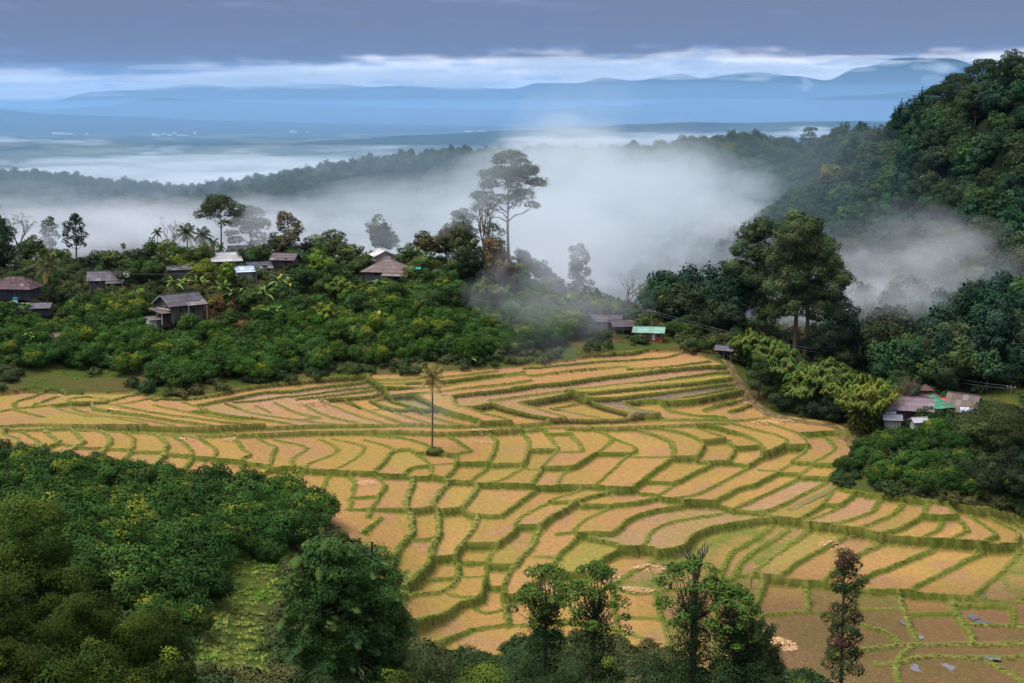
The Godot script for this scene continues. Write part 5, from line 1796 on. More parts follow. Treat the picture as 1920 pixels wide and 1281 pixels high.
func ridge_trees() -> void:
	var dark := Color(0.03, 0.055, 0.024)
	var mid := Color(0.045, 0.08, 0.024)
	var lime := Color(0.12, 0.2, 0.025)
	var pale := Color(0.075, 0.11, 0.035)
	var brown := Color(0.095, 0.085, 0.032)
	plant("umbrella", 955, 281, 366, 136, "giant pale umbrella-crowned tree towering out of the mist", Color(0.06, 0.085, 0.045), 0.36)
	plant("bare", 906, 355, 338, 30, "dead leafless trunk left of the giant umbrella tree", dark, 0.0)
	plant("tall", 138, 403, 355, 44, "tall dark tree with bare lower trunk alone in the mist", dark, 0.38)
	plant("tall", 90, 412, 400, 36, "thin faded tree in mist left of the lone dark tree", mid, 0.35)
	plant("bare", 30, 390, 350, 56, "gnarled half-bare tree on the misty slope at upper left", dark, 0.5)
	plant("broad", -2, 400, 342, 46, "dark leafy tree at left frame edge behind gnarled tree", dark, 0.3)
	plant("broad", 2, 440, 325, 44, "dark columnar tree at left frame edge above the maroon roof", dark, 0.15)
	plant("broad", 48, 442, 366, 62, "blurred misty bush mass below the gnarled tree", mid, 0.05)
	plant("broad", 82, 462, 364, 60, "blurred misty bush left of the lone dark tree", mid, 0.05)
	plant("broad", 110, 470, 362, 44, "pale misty bush at the foot of the lone dark tree", mid, 0.05)
	plant("bare", 318, 400, 352, 50, "leafless forked tree above the coconut palms", dark, 0.22)
	plant("umbrella", 410, 369, 350, 84, "dark flat-topped tree on the village ridge", Color(0.045, 0.06, 0.02), 0.52)
	plant("umbrella", 466, 388, 392, 92, "faint flat-topped tree in mist right of the dark one", mid, 0.35)
	plant("tall", 540, 400, 350, 62, "brownish tall tree in mist above the stilt house", brown, 0.12)
	plant("broad", 618, 437, 345, 70, "fresh green round-crowned tree on the ridge", pale, 0.15)
	plant("broad", 600, 470, 326, 58, "bright yellow-green tree below the round ridge tree", lime, 0.15)
	plant("broad", 423, 488, 318, 40, "lime-green round tree beside the blue tin shed", lime, 0.12)
	plant("broad", 718, 410, 374, 62, "misty tree with drooping sides behind the white pavilion", mid, 0.25)
	plant("broad", 800, 430, 350, 46, "slim brown-green tree at left of the ridge thicket", brown, 0.15)
	plant("broad", 838, 414, 352, 62, "brown-topped tree in the middle of the ridge thicket", brown, 0.15)
	plant("broad", 872, 412, 347, 58, "olive tree at right of the ridge thicket", Color(0.075, 0.085, 0.03), 0.15)
	plant("cone", 926, 418, 346, 46, "green conical tree right of the dead trunk", mid)
	plant("broad", 872, 460, 328, 78, "dark dense tree below the ridge thicket", dark, 0.1)
	plant("broad", 932, 450, 330, 66, "rusty brown tree below the giant umbrella tree", Color(0.11, 0.08, 0.035), 0.15)
	plant("umbrella", 866, 388, 410, 66, "ghostly rounded tree in mist left of the dead trunk", mid, 0.3)
	plant("broad", 988, 470, 356, 52, "dim tree in mist right of the rusty brown tree", dark, 0.15)
	plant("broad", 1020, 492, 350, 44, "dim lower tree in mist beside the ridge path", dark, 0.15)
	plant("tall", 1088, 462, 346, 50, "upright misty tree alone between giant tree and bare tree", dark, 0.14)
	plant("bare", 1178, 508, 320, 54, "round-headed leafless tree behind the barn on posts", dark, 0.0)
	plant("broad", 1277, 525, 320, 90, "dark rounded tree right of the brick house pole", dark, 0.12)
	plant("cone", 1341, 530, 332, 42, "dark pointed tree left of the tall twin trees", dark)
	plant("broad", 1325, 570, 318, 74, "hazy dark tree between brick house and tall twin trees", dark, 0.05)
	plant("broad", 1250, 575, 322, 50, "hazy green tree just behind the brick house", mid, 0.05)
	# crowns standing out along the right-hand skyline
	for t in [["umbrella", 1522, 235, 770, 50, "solitary umbrella tree with pale bole on the right skyline", dark], ["broad", 1685, 206, 585, 42, "round dark tree on the right skyline notch", dark], ["umbrella", 1765, 160, 520, 66, "lower of the flat-crowned trees up the right skyline", dark], ["umbrella", 1796, 138, 508, 80, "middle flat-crowned tree up the right skyline", dark], ["umbrella", 1848, 112, 490, 96, "broad flat-crowned tree near the top of the right skyline", dark], ["broad", 1906, 94, 452, 66, "topmost dark tree at the right frame edge skyline", dark], ["broad", 1386, 254, 1010, 40, "reddish-brown treetop standing above the far right ridge", brown], ["broad", 1425, 258, 1000, 36, "dark treetop right of the reddish-brown one on the ridge", dark], ["broad", 1560, 262, 720, 40, "dark bushy treetop right of the solitary umbrella tree", dark]]:
		plant(t[0], t[1], t[2], t[3], t[4], t[5], t[6], 0.35)
	# the tall twin giants right of the middle
	giant(1420, 640, 318, "1434 426 26;1414 440 28;1398 470 28;1430 474 30;1384 505 28;1418 515 34;1440 535 26;1386 548 26;1412 562 30;1437 580 22;1380 580 18", [1424.0, 1436.0], Color(0.042, 0.068, 0.03), "left and narrower of the two giant trees right of the mist")
	giant(1495, 648, 308, "1496 416 26;1518 428 28;1478 442 34;1538 462 32;1502 468 36;1462 482 30;1556 494 30;1524 502 42;1484 514 40;1576 520 22;1550 538 34;1462 540 32;1512 552 40;1566 566 28;1478 572 32;1538 582 30;1456 588 18", [1491.0, 1508.0], Color(0.05, 0.077, 0.029), "right and broader of the two giant trees right of the mist")
	plant("broad", 1562, 560, 303, 94, "very dark dense tree at the right foot of the giants", Color(0.022, 0.04, 0.022), 0.05)
	plant("tall", 1440, 560, 316, 60, "thin understorey tree between the giant trunks", mid, 0.3)
	plant("broad", 1318, 632, 296, 70, "bushy green tree at the top corner of the terraces", mid, 0.05)
	plant("shrub", 1372, 660, 294, 40, "green bush left of the dirt track head", mid)
	plant("shrub", 1120, 637, 293, 66, "dark mounded bush alone on the top terrace bank", mid)
	plant("broad", 1640, 610, 332, 84, "hazy light green tree right of the giants", pale, 0.1)
	plant("broad", 1600, 640, 326, 66, "hazy green tree behind the bamboo row", pale, 0.1)
	plant("broad", 1695, 662, 318, 62, "hazy green tree left of the purple-leaved tree", pale, 0.1)
	plant("broad", 1560, 668, 300, 66, "mid green tree at the foot of the very dark tree", mid, 0.05)
	plant("broad", 1735, 650, 304, 66, "dark brownish tree left of the yellow-green column tree", Color(0.05, 0.05, 0.028), 0.1)
	plant("broad", 1775, 622, 306, 52, "dark purple-leaved tree left of the yellow-green column tree", Color(0.045, 0.035, 0.035), 0.15)
	plant("cone", 1803, 608, 304, 36, "yellow-green column-shaped tree above the farmstead", Color(0.09, 0.13, 0.025))
	plant("broad", 1850, 622, 304, 84, "dark green tree right of the column-shaped tree", mid, 0.05)
	plant("broad", 1905, 600, 300, 90, "dark green tree at the right frame edge", dark, 0.05)
	plant("broad", 1700, 690, 284, 62, "green tree behind the long tin barn", mid, 0.1)
	plant("broad", 1765, 680, 292, 66, "dark tree behind the green pyramid roof", dark, 0.05)
	plant("broad", 1830, 676, 296, 80, "dark tree behind the thatched barn", dark, 0.05)
	plant("broad", 1892, 680, 292, 80, "very dark tree behind the pale right-edge pole", dark, 0.05)
	plant("umbrella", 1868, 764, 254, 150, "wide spreading olive tree at right below the thatched barn", Color(0.05, 0.065, 0.022), 0.3)
	plant("broad", 1822, 790, 250, 66, "yellow-green tree left of the wide olive tree", pale, 0.05)
	plant("broad", 1898, 850, 236, 116, "very dark tree mass at right edge above the right terraces", Color(0.024, 0.036, 0.018), 0.02)
	plant("broad", 1838, 868, 236, 96, "dark tree between right orchard and right-edge tree mass", Color(0.03, 0.045, 0.02), 0.02)
	plant("broad", 1745, 762, 261, 54, "round green tree in front of the long tin barn", mid, 0.1)
	plant("broad", 1700, 803, 255, 44, "small bushy tree below the small pale shed", mid, 0.05)
	plant("bare", 1697, 700, 266, 16, "left of two bare thin trunks before the tin barn", dark, 0.0)
	plant("bare", 1707, 694, 265, 16, "right of two bare thin trunks before the tin barn", dark, 0.0)
	plant("broad", 1780, 800, 256, 50, "reddish dark small tree below the blue-roofed hut", Color(0.05, 0.035, 0.028), 0.05)
	# bamboo
	var gold := Color(0.085, 0.13, 0.026)
	plant("bamboo", 905, 510, 317, 44, "left bamboo clump of the pair below the rusty tree", gold)
	plant("bamboo", 941, 518, 314, 44, "right bamboo clump of the pair below the rusty tree", pale)
	plant("bamboo", 638, 510, 311, 56, "tall yellow-green bamboo clump above the middle orchard", gold)
	plant("bamboo", 605, 551, 299, 44, "smaller bright bamboo clump left of the tall one", Color(0.16, 0.2, 0.03))
	plant("bamboo", 1412, 606, 292, 84, "first bamboo clump right of the dirt track head", gold)
	plant("bamboo", 1447, 622, 288, 84, "second bamboo clump along the dirt track", gold)
	plant("bamboo", 1480, 656, 282, 90, "third bamboo clump along the dirt track", Color(0.08, 0.13, 0.03))
	plant("bamboo", 1530, 668, 278, 100, "fourth bamboo clump along the dirt track", Color(0.1, 0.15, 0.03))
	plant("bamboo", 1590, 674, 272, 98, "fifth bamboo clump left of the largest one", gold)
	plant("bamboo", 1626, 690, 262, 126, "largest golden bamboo clump left of the tin shed", Color(0.115, 0.155, 0.028))
	plant("bamboo", 1462, 634, 294, 70, "green bamboo clump behind the gap of first and third clumps", Color(0.07, 0.115, 0.028))
	plant("bamboo", 1555, 662, 284, 90, "green bamboo clump behind the fourth and fifth clumps", Color(0.075, 0.12, 0.028))
	plant("bamboo", 1502, 704, 276, 70, "low green bamboo clump nearest the bend of the dirt track", Color(0.085, 0.135, 0.028))
	plant("bamboo", 1660, 690, 270, 70, "darker bamboo clump right behind the largest golden clump", Color(0.06, 0.1, 0.026))
	plant("bamboo", 205, 460, 338, 40, "feathery bamboo behind the grey-roofed house", pale)
	plant("bamboo", 1148, 548, 318, 40, "faint bamboo clump left of the round leafless tree", pale)
	plant("tall", 1425, 668, 279, 36, "slim dark tree in front of the second bamboo clump", mid, 0.2)
	plant("broad", 1470, 735, 275, 50, "low dark green tree on the track bank", dark, 0.03)
	plant("broad", 1520, 755, 272, 50, "low dark thicket tree at the bend of the track", dark, 0.03)
	plant("broad", 1565, 745, 270, 56, "low dark tree between fourth and largest bamboo clumps", dark, 0.03)
	# palms
	var palm := Color(0.06, 0.075, 0.03)
	plant("palm", 85, 478, 314, 62, "coconut palm in front of the maroon-roofed house", palm, 0.05)
	plant("palm", 350, 424, 347, 44, "left coconut palm on the misty village ridge", palm, 0.05)
	plant("palm", 379, 430, 352, 40, "right coconut palm on the misty village ridge", palm, 0.05)
	plant("palm", 305, 474, 326, 48, "shaggy coconut palm behind the banana plants", palm, 0.2)
	plant("areca", 400, 446, 340, 26, "slender palm left of the pale metal roof", Color(0.05, 0.09, 0.03))
	plant("areca", 412, 456, 338, 20, "shorter slender palm beside the pale metal roof", Color(0.05, 0.09, 0.03))
	plant("areca", 296, 428, 350, 24, "slender dark palm left of the leafless forked tree", palm)
	plant("areca", 232, 456, 342, 14, "tiny spindly palm on the ridge skyline", Color(0.1, 0.12, 0.03))
	plant("palm", 808, 692, -on_land(808, 849, 120.0).z, 58, "lone coconut palm with dry fronds in the terraces", Color(0.15, 0.125, 0.04), 0.45)
	var m := thing("palm_mound", on_land(816, 849, 120.0))
	var s := Shape.new()
	s.blob(Vector3(0, 0.2, 0), Vector3(1.7, 0.8, 1.1), 6, 12, Color(0.07, 0.085, 0.02), 0.12, rng)
	clump(s, Vector3(0, 0.2, 0), Vector3(1.8, 0.9, 1.2), Vector3.UP, 260, 0.3, Color(0.09, 0.11, 0.025))
	part("grass", s.mesh(), leafmat(), m)
	tag(m, "grassy mound at the foot of the lone coconut palm", "mound")
	# bananas
	var ban := Color(0.1, 0.165, 0.04)
	var spots := [[325, 508, 309, "banana plant at left of the row behind the timber house"], [372, 506, 310, "large banana plant behind the timber house"], [345, 512, 312, "banana plant between its two neighbours behind the timber house"], [417, 516, 307, "banana plant below the lime-green tree"], [440, 528, 306, "small banana plant right below the lime-green tree"], [495, 524, 305, "tall banana plant with yellow leaf right of the village pole"], [523, 504, 314, "banana plant below the stilt house"], [540, 510, 315, "banana plant right below the stilt house"], [511, 562, 299, "young banana plant at the edge of the clearing"], [22, 560, 302, "banana plant below the maroon-roofed house"], [48, 562, 302, "second banana plant below the maroon-roofed house"], [12, 590, 295, "banana plant low at the left edge"], [55, 616, 287, "pale banana plant among orchard trees at left"], [708, 516, 316, "banana plant below the big crest house"], [672, 528, 311, "banana plant left below the big crest house"], [712, 574, 300, "young banana plant in the middle of the orchard"], [662, 600, 294, "small banana plant left of the orchard middle"], [882, 660, 283, "banana plant at the orchard foot near the top terrace"], [796, 676, 281, "banana plant above the lone palm at the field edge"], [1060, 545, 318, "banana plant on the misty slope right of the bamboo"]]
	for q2 in spots:
		plant("banana", q2[0], q2[1], q2[2], 40, q2[3], ban * rng.randf_range(0.85, 1.15))

# a great tree of many leafy masses; masses given as place and half-width in the photo at that distance
func giant(px: float, py_foot: float, dist: float, masses: String, boles: Array, col: Color, label: String) -> void:
	var base := ground_at(ray_at(px, py_foot, dist).x, -dist)
	var o := thing("giant_tree", base)
	var s := Shape.new()
	var b := Shape.new()
	var tops: Array[Vector3] = []
	for e in masses.split(";"):
		var g := e.split_floats(" ")
		var w := g[2] * dist / F
		var p := ray_at(g[0], g[1], dist) - base + Vector3(0, 0, rng.randf_range(-2.5, 2.5))
		crown(s, p, Vector3(w, w * 0.85, w) * 0.92, 22, w * 0.4, 0.5, 0.62, col * rng.randf_range(0.82, 1.2), 0.05, -0.75, Color(0.1, 0.12, 0.04))
		clump(s, p, Vector3(w * 0.55, w * 0.5, w * 0.55), Vector3.UP, int(w * w * 9.0), 0.6, col * 0.9)
		tops.append(p)
	for k in boles.size():
		var foot := ground_at(ray_at(boles[k], py_foot, dist).x, -dist + k * 1.5) - base
		var head := tops[k] + Vector3(0, -1.0, 0)
		var path := PackedVector3Array()
		for m in 7:
			var t := m / 6.0
			path.append(foot.lerp(head, t) + Vector3(sin(t * 3.0 + k), 0, cos(t * 3.0)) * 0.35 * t * (1.0 - t) * 3.0 + Vector3(0, -0.8 * (1.0 - t), 0))
		b.tube(path, 0.55, 0.14, 9, Color(0.17, 0.105, 0.085))
		for p in tops:
			if rng.randf() < 0.75:
				var low := path[2 + rng.randi() % 3]
				if p.y > low.y: b.tube(PackedVector3Array([low, low.lerp(p, 0.55) + Vector3(0, -0.6, 0), p]), 0.18, 0.05, 5, Color(0.15, 0.1, 0.085))
	finish(o, s, b)
	tag(o, label, "tree")

const MARKS := [[335, 570, "the large grey timber house"], [30, 535, "the maroon-roofed house"], [205, 520, "the grey-roofed house"], [423, 488, "the lime-green tree"], [486, 502, "the slate gable house"], [536, 490, "the stilt house"], [618, 460, "the round ridge tree"], [727, 490, "the big crest house"], [838, 545, "the white sheet shelter"], [872, 480, "the ridge thicket"], [930, 540, "the bamboo pair"], [640, 540, "the tall bamboo clump"], [1088, 490, "the upright misty tree"], [1135, 605, "the weathered house"], [1217, 622, "the brick house"], [410, 400, "the flat-topped ridge tree"], [138, 440, "the lone dark tree"], [85, 510, "the left coconut palm"]]
var said := {}
func whereabouts(look: String, px: float, py: float) -> String:
	var order := MARKS.duplicate()
	order.sort_custom(func(a, b): return Vector2(a[0] - px, (a[1] - py) * 1.6).length() < Vector2(b[0] - px, (b[1] - py) * 1.6).length())
	for m in order.slice(0, 4):
		var dx: float = px - m[0]
		var dy: float = py - m[1]
		var w := ""
		if absf(dx) < 14 and absf(dy) < 14: w = "close beside"
		elif absf(dx) > 2.0 * absf(dy): w = "left of" if dx < 0 else "right of"
		elif absf(dy) > 1.6 * absf(dx): w = "above" if dy < 0 else "below"
		else: w = ("up and left of" if dx < 0 else "up and right of") if dy < 0 else ("down and left of" if dx < 0 else "down and right of")
		var label := "%s %s %s" % [look, w, m[2]]
		if not said.has(label):
			said[label] = true
			return label
		label = "%s farther %s %s" % [look, w, m[2]]
		if not said.has(label):
			said[label] = true
			return label
	return look + " in the village greenery"

const GARDEN := "60 500 334 50 0;100 512 326 54 1;170 478 345 44 0;235 484 338 56 1;262 470 342 66 0;262 490 324 84 1;215 545 310 50 3;255 548 306 44 2;300 452 346 54 1;330 458 340 50 2;350 470 335 56 1;340 486 328 50 4;375 462 336 44 3;380 490 322 40 4;440 470 346 60 0;482 466 338 64 1;520 452 348 60 0;565 470 340 56 1;575 500 322 60 1;585 448 356 58 0;650 462 344 54 3;665 488 332 44 2;640 500 322 50 1;690 478 340 40 1;770 466 344 46 1;795 480 336 50 3;760 505 322 40 2;820 505 322 54 1;800 545 308 60 1;845 500 326 50 1;870 535 312 60 1;960 500 332 60 1;985 520 330 50 0;1010 545 322 60 2;1040 520 335 56 1;1060 560 318 56 2;1090 545 324 60 2;1120 560 318 44 3;1150 575 314 44 2;1185 580 312 36 1;1200 595 309 30 3;1260 605 308 46 1;1285 610 306 50 1;1300 590 312 50 0;150 560 306 64 1;110 545 314 60 0;180 590 297 50 1;20 510 322 44 1;130 500 336 44 1;480 545 306 44 1;450 545 307 50 1;545 540 308 56 1;570 560 304 50 1;610 520 318 54 1;700 540 309 44 1;740 535 311 44 1;780 530 314 40 2;660 555 305 44 1;230 570 301 40 4;265 560 303 38 4;355 560 306 36 1;405 560 304 56 5;425 585 298 40 1"
func gardens() -> void:
	var looks := [["dim grey-green tree", Color(0.035, 0.058, 0.027)], ["dense green tree", Color(0.045, 0.085, 0.023)], ["light green bushy tree", Color(0.075, 0.12, 0.032)], ["feathery pale green tree", Color(0.1, 0.135, 0.035)], ["yellow-green garden tree", Color(0.14, 0.17, 0.022)], ["rusty brown bush", Color(0.13, 0.085, 0.03)]]
	for g in GARDEN.split(";"):
		var q := g.split_floats(" ")
		var l: Array = looks[int(q[4])]
		plant("broad", q[0], q[1] - 4.0, q[2], q[3] * 1.25, whereabouts(l[0], q[0], q[1]), l[1], 0.1)

func foreground() -> void:
	# the vine-smothered tree in front
	var q := stand("vine_covered_tree", 645, 1002, 113)
	var o: Node3D = q[0]
	var s := Shape.new()
	var b := Shape.new()
	var h: float = q[1]
	var places := PackedVector3Array()
	for m in [[0.0, 0.3, 0.0, 5.1, 0.42, 70], [-1.6, 0.62, 0.2, 3.7, 0.36, 50], [1.9, 0.66, -0.2, 3.2, 0.3, 38], [-2.2, 0.84, 0.3, 2.1, 0.16, 16], [3.0, 0.45, 0.8, 2.6, 0.3, 26]]:
		places.append_array(crown(s, Vector3(m[0], h * m[1], m[2]), Vector3(m[3], h * m[4], m[3] * 0.92), m[5], 1.05, 0.21, 0.8, Color(0.03, 0.07, 0.017) * rng.randf_range(0.85, 1.2), 0.12, -0.95, Color(0.09, 0.17, 0.03)))
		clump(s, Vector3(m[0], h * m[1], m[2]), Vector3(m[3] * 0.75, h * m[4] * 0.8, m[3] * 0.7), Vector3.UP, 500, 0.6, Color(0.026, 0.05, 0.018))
	part("vines", s.mesh(), leafmat(), o)
	s = Shape.new()
	for k in 260:
		var p: Vector3 = places[rng.randi() % places.size()]
		var d := Vector3(p.x, (p.y - h * 0.48) * 0.4, p.z).normalized()
		p += d * rng.randf_range(0.3, 1.0)
		frond(s, p, atan2(d.z, d.x) + rng.randf_range(-0.9, 0.9), rng.randf_range(-0.2, 0.7), rng.randf_range(0.8, 1.6), 0.36, 0.055, Color(0.045, 0.095, 0.035) if p.y < h * 0.55 else Color(0.07, 0.12, 0.03), 7, 0.4)
	part("feathery_leaves", s.mesh(), leafmat(), o)
	b.tube(trunk_path(h * 0.9, 0.4), 0.4, 0.15, 8, BARK)
	b.tube(PackedVector3Array([Vector3(1.8, h * 0.8, 0), Vector3(2.3, h * 0.88, 0.4), Vector3(2.4, h * 0.94, 0.4)]), 0.12, 0.1, 6, Color(0.04, 0.035, 0.035))
	limbs(b, Vector3(0, h * 0.5, 0), places, 0.14, BARK, 0.3)
	part("trunk", b.mesh(), painted("bark", 0.9), o)
	tag(o, "big tree smothered in dark vines at the bottom, left of centre", "tree")
	# twin ivy-clad trees
	ivy_tree(1020, 1060, 128, 6.4, 0.0, "left of two ivy-clad trees at the bottom centre")
	ivy_tree(1108, 1050, 125, 6.6, 0.2, "right of two ivy-clad trees at the bottom centre")
	ivy_tree(1305, 1045, 121, 7.6, 0.0, "ivy-clad tree with bare twigs rising from its top")
	ivy_tree(1375, 1095, 119, 4.6, 0.3, "dense ivy tree right of the one with bare twigs")
	q = stand("bare_tree", 1306, 990, 124)
	bare_tree(q[0], q[1], q[1] * 0.22, 0.0, 3, 0.72)
	tag(q[0], "thin leafless tree rising out of the ivy-clad tree", "tree")
	plant("bamboo", 1415, 1085, 120, 110, "dark drooping bamboo right of the ivy-clad trees", Color(0.04, 0.075, 0.024))
	# slender tree at right
	q = stand("slender_tree", 1590, 1028, 142)
	o = q[0]
	h = q[1]
	s = Shape.new()
	b = Shape.new()
	var path := trunk_path(h * 0.97, 0.3)
	b.tube(path, 0.2, 0.05, 8, Color(0.09, 0.08, 0.075))
	for k in 46:
		var t := (k + 0.5) / 46.0
		var y := h * lerpf(0.2, 0.97, t)
		var reach := (1.9 if t < 0.55 else 1.55) * (1.0 - 0.55 * smoothstep(0.75, 1.0, t))
		if t > 0.56 and t < 0.66: continue
		var a := k * 2.39996
		var p := Vector3(cos(a), 0, sin(a)) * reach * rng.randf_range(0.35, 1.0) + Vector3(0, y, 0)
		var g := rng.randf_range(0.75, 1.25)
		var c := Color(0.026, 0.044, 0.016) * g
		if rng.randf() < 0.16: c = Color(0.045, 0.02, 0.02) * g
		clump(s, p, Vector3(0.85, 0.65, 0.85), Vector3(cos(a), 0.7, sin(a)).normalized(), 260, 0.22, c)
		b.tube(PackedVector3Array([Vector3(path[3].x, y - reach * 0.6, path[3].z), p]), 0.05, 0.02, 4, BARK)
	finish(o, s, b)
	tag(o, "slender dark tree with reddish leaves standing over the lower right paddies", "tree")
	plant("broad", 1447, 1185, 128, 44, "small dark sapling left of the slender reddish tree", Color(0.04, 0.06, 0.02), 0.15)
	# leafy trees on the near slope at left
	var near_leaf := Color(0.06, 0.1, 0.016)
	for t in [[48, 962, 96, 190, "tall dark leafy tree at the left edge, highest of the near trees"], [-10, 1060, 82, 150, "near leafy tree cut by the left frame edge"], [130, 1085, 88, 150, "near leafy tree below the tall one at left"], [225, 1150, 92, 150, "near leafy tree in the middle of the lower left group"], [295, 1150, 98, 100, "near leafy tree at the right end of the lower left group"], [60, 1180, 70, 170, "lowest near tree at the bottom left corner"], [180, 1222, 74, 150, "lowest near tree right of the corner one"], [300, 1235, 84, 120, "low near tree at the bottom beside the grassy slope"]]:
		plant("broad", t[0], t[1], t[2], t[3], t[4], near_leaf * rng.randf_range(0.5, 0.85), 0.08)
	plant("areca", 267, 1040, 150, 58, "small papaya-like palm among the lower orchard trees", Color(0.05, 0.1, 0.035))
	# bushes along the bottom edge
	for t in [[800, 1212, 112, 100, "dark bush right of the vine-smothered tree", 0], [880, 1196, 122, 90, "grey-green bush at the bottom left of the ivy pair", 1], [900, 1226, 104, 130, "yellow-green bush in the bottom middle", 2], [985, 1215, 118, 90, "brown-green thicket bush before the left ivy tree", 0], [1060, 1222, 112, 90, "dark bush between the two ivy-clad trees", 0], [1150, 1205, 122, 70, "dark bush right of the right ivy tree", 0], [1225, 1225, 116, 110, "rounded dark bush left of the twiggy ivy tree", 1], [1440, 1235, 112, 90, "dark bush right of the drooping bamboo", 0], [1500, 1258, 118, 70, "low bush left of the slender tree foot", 0], [740, 1235, 100, 100, "low green bush at the foot of the vine-smothered tree", 2], [585, 1236, 104, 80, "feathery bush at the left foot of the vine-smothered tree", 1]]:
		plant("shrub", t[0], t[1], t[2], t[3], t[4], [Color(0.032, 0.055, 0.02), Color(0.035, 0.065, 0.026), Color(0.085, 0.13, 0.018)][t[5]])
	q = stand("big_leaf_sapling", 1090, 1262, 72)
	banana_plant(q[0], maxf(2.0, q[1]), Color(0.06, 0.12, 0.03), 11)
	tag(q[0], "sapling with very large rounded leaves at the bottom edge", "plant")

func ivy_tree(px: float, top: float, dist: float, spread: float, fill: float, label: String) -> void:
	var q := stand("ivy_clad_tree", px, top, dist)
	var o: Node3D = q[0]
	var h: float = q[1]
	var s := Shape.new()
	var b := Shape.new()
	var path := trunk_path(h * 0.8, 0.5)
	b.tube(path, 0.26, 0.1, 8, BARK)
	for k in 26:
		var t := (k + 0.5) / 26.0
		var p := path[int(t * 4.99)].lerp(path[mini(5, int(t * 4.99) + 1)], fmod(t * 4.99, 1.0))
		var w := lerpf(1.9 + fill * 2.0, 1.0, t)
		var a := k * 2.4
		clump(s, p + Vector3(cos(a), 0, sin(a)) * w * 0.5, Vector3(w, 1.1, w), Vector3(cos(a), 0.4, sin(a)).normalized(), 380, 0.22, Color(0.02, 0.042, 0.015) * rng.randf_range(0.75, 1.2))
	part("ivy", s.mesh(), leafmat(), o)
	s = Shape.new()
	var tops := PackedVector3Array()
	for k in 34:
		var t := (k + 0.5) / 34.0
		var a := k * 2.39996 + rng.randf()
		var r := sqrt(t) * spread * 0.5
		var p := path[4] + Vector3(cos(a) * r, h * (0.36 - 0.36 * t * rng.randf_range(0.3, 1.2)) - h * 0.02, sin(a) * r)
		clump(s, p, Vector3(0.62, 0.46, 0.62) * rng.randf_range(0.7, 1.35), Vector3.UP, 80, 0.32, Color(0.05, 0.095, 0.018) * rng.randf_range(0.75, 1.25), 0.3)
		tops.append(p)
	part("crown", s.mesh(), leafmat(), o)
	limbs(b, path[4], tops, 0.07, BARK)
	part("trunk", b.mesh(), painted("bark", 0.9), o)
	tag(o, label, "tree")

# ---------------------------------------------------------------- mist
func mist(called: String, label: String, px: float, py: float, dist: float, rx: float, ry: float, deep: float, thick: float, col := Color(0.76, 0.88, 1.0), whole := false) -> void:
	# rx, ry in photo pixels at that distance, deep in metres; thick is the optical depth through the middle
	# a bank is many small thin puffs strewn through its bulk, so that its edges fray
	var bank := Node3D.new()
	bank.name = numbered(called)
	add_child(bank, true)
	tag(bank, label, "", "", "stuff")
	if whole:
		puff(bank, px, py, dist, rx, ry, deep, thick, col)
		return
	var n := 24 if dist < 3000.0 else 10
	for k in n:
		var a := rng.randf() * TAU
		var q := sqrt((k + rng.randf()) / n)
		var z := rng.randf_range(-1, 1) * sqrt(1.0 - q * q * 0.9)
		var s := rng.randf_range(0.32, 0.74) * (1.2 - 0.5 * q)
		puff(bank, px + cos(a) * q * rx, py + sin(a) * q * ry * rng.randf_range(0.85, 1.35), dist + z * deep, rx * s, ry * s * rng.randf_range(0.7, 1.1), deep * 0.28, thick * 5.0 / n, col)

func puff(bank: Node3D, px: float, py: float, dist: float, rx: float, ry: float, deep: float, thick: float, col: Color) -> void:
	var f := FogVolume.new()
	f.name = "puff"
	f.shape = RenderingServer.FOG_VOLUME_SHAPE_ELLIPSOID
	f.size = Vector3(rx * dist / F, ry * dist / F, deep) * 2.0
	var key := "mist_%s_%.5f" % [col.to_html(), thick / (2.0 * deep)]
	if not mats.has(key):
		var m := FogMaterial.new()
		m.resource_name = "mist"
		m.density = thick / (2.0 * deep)
		m.albedo = col.linear_to_srgb()
		mats[key] = m
	f.material = mats[key]
	f.position = ray_at(px, py, dist)
	f.set_meta("kind", "stuff")
	bank.add_child(f, true)

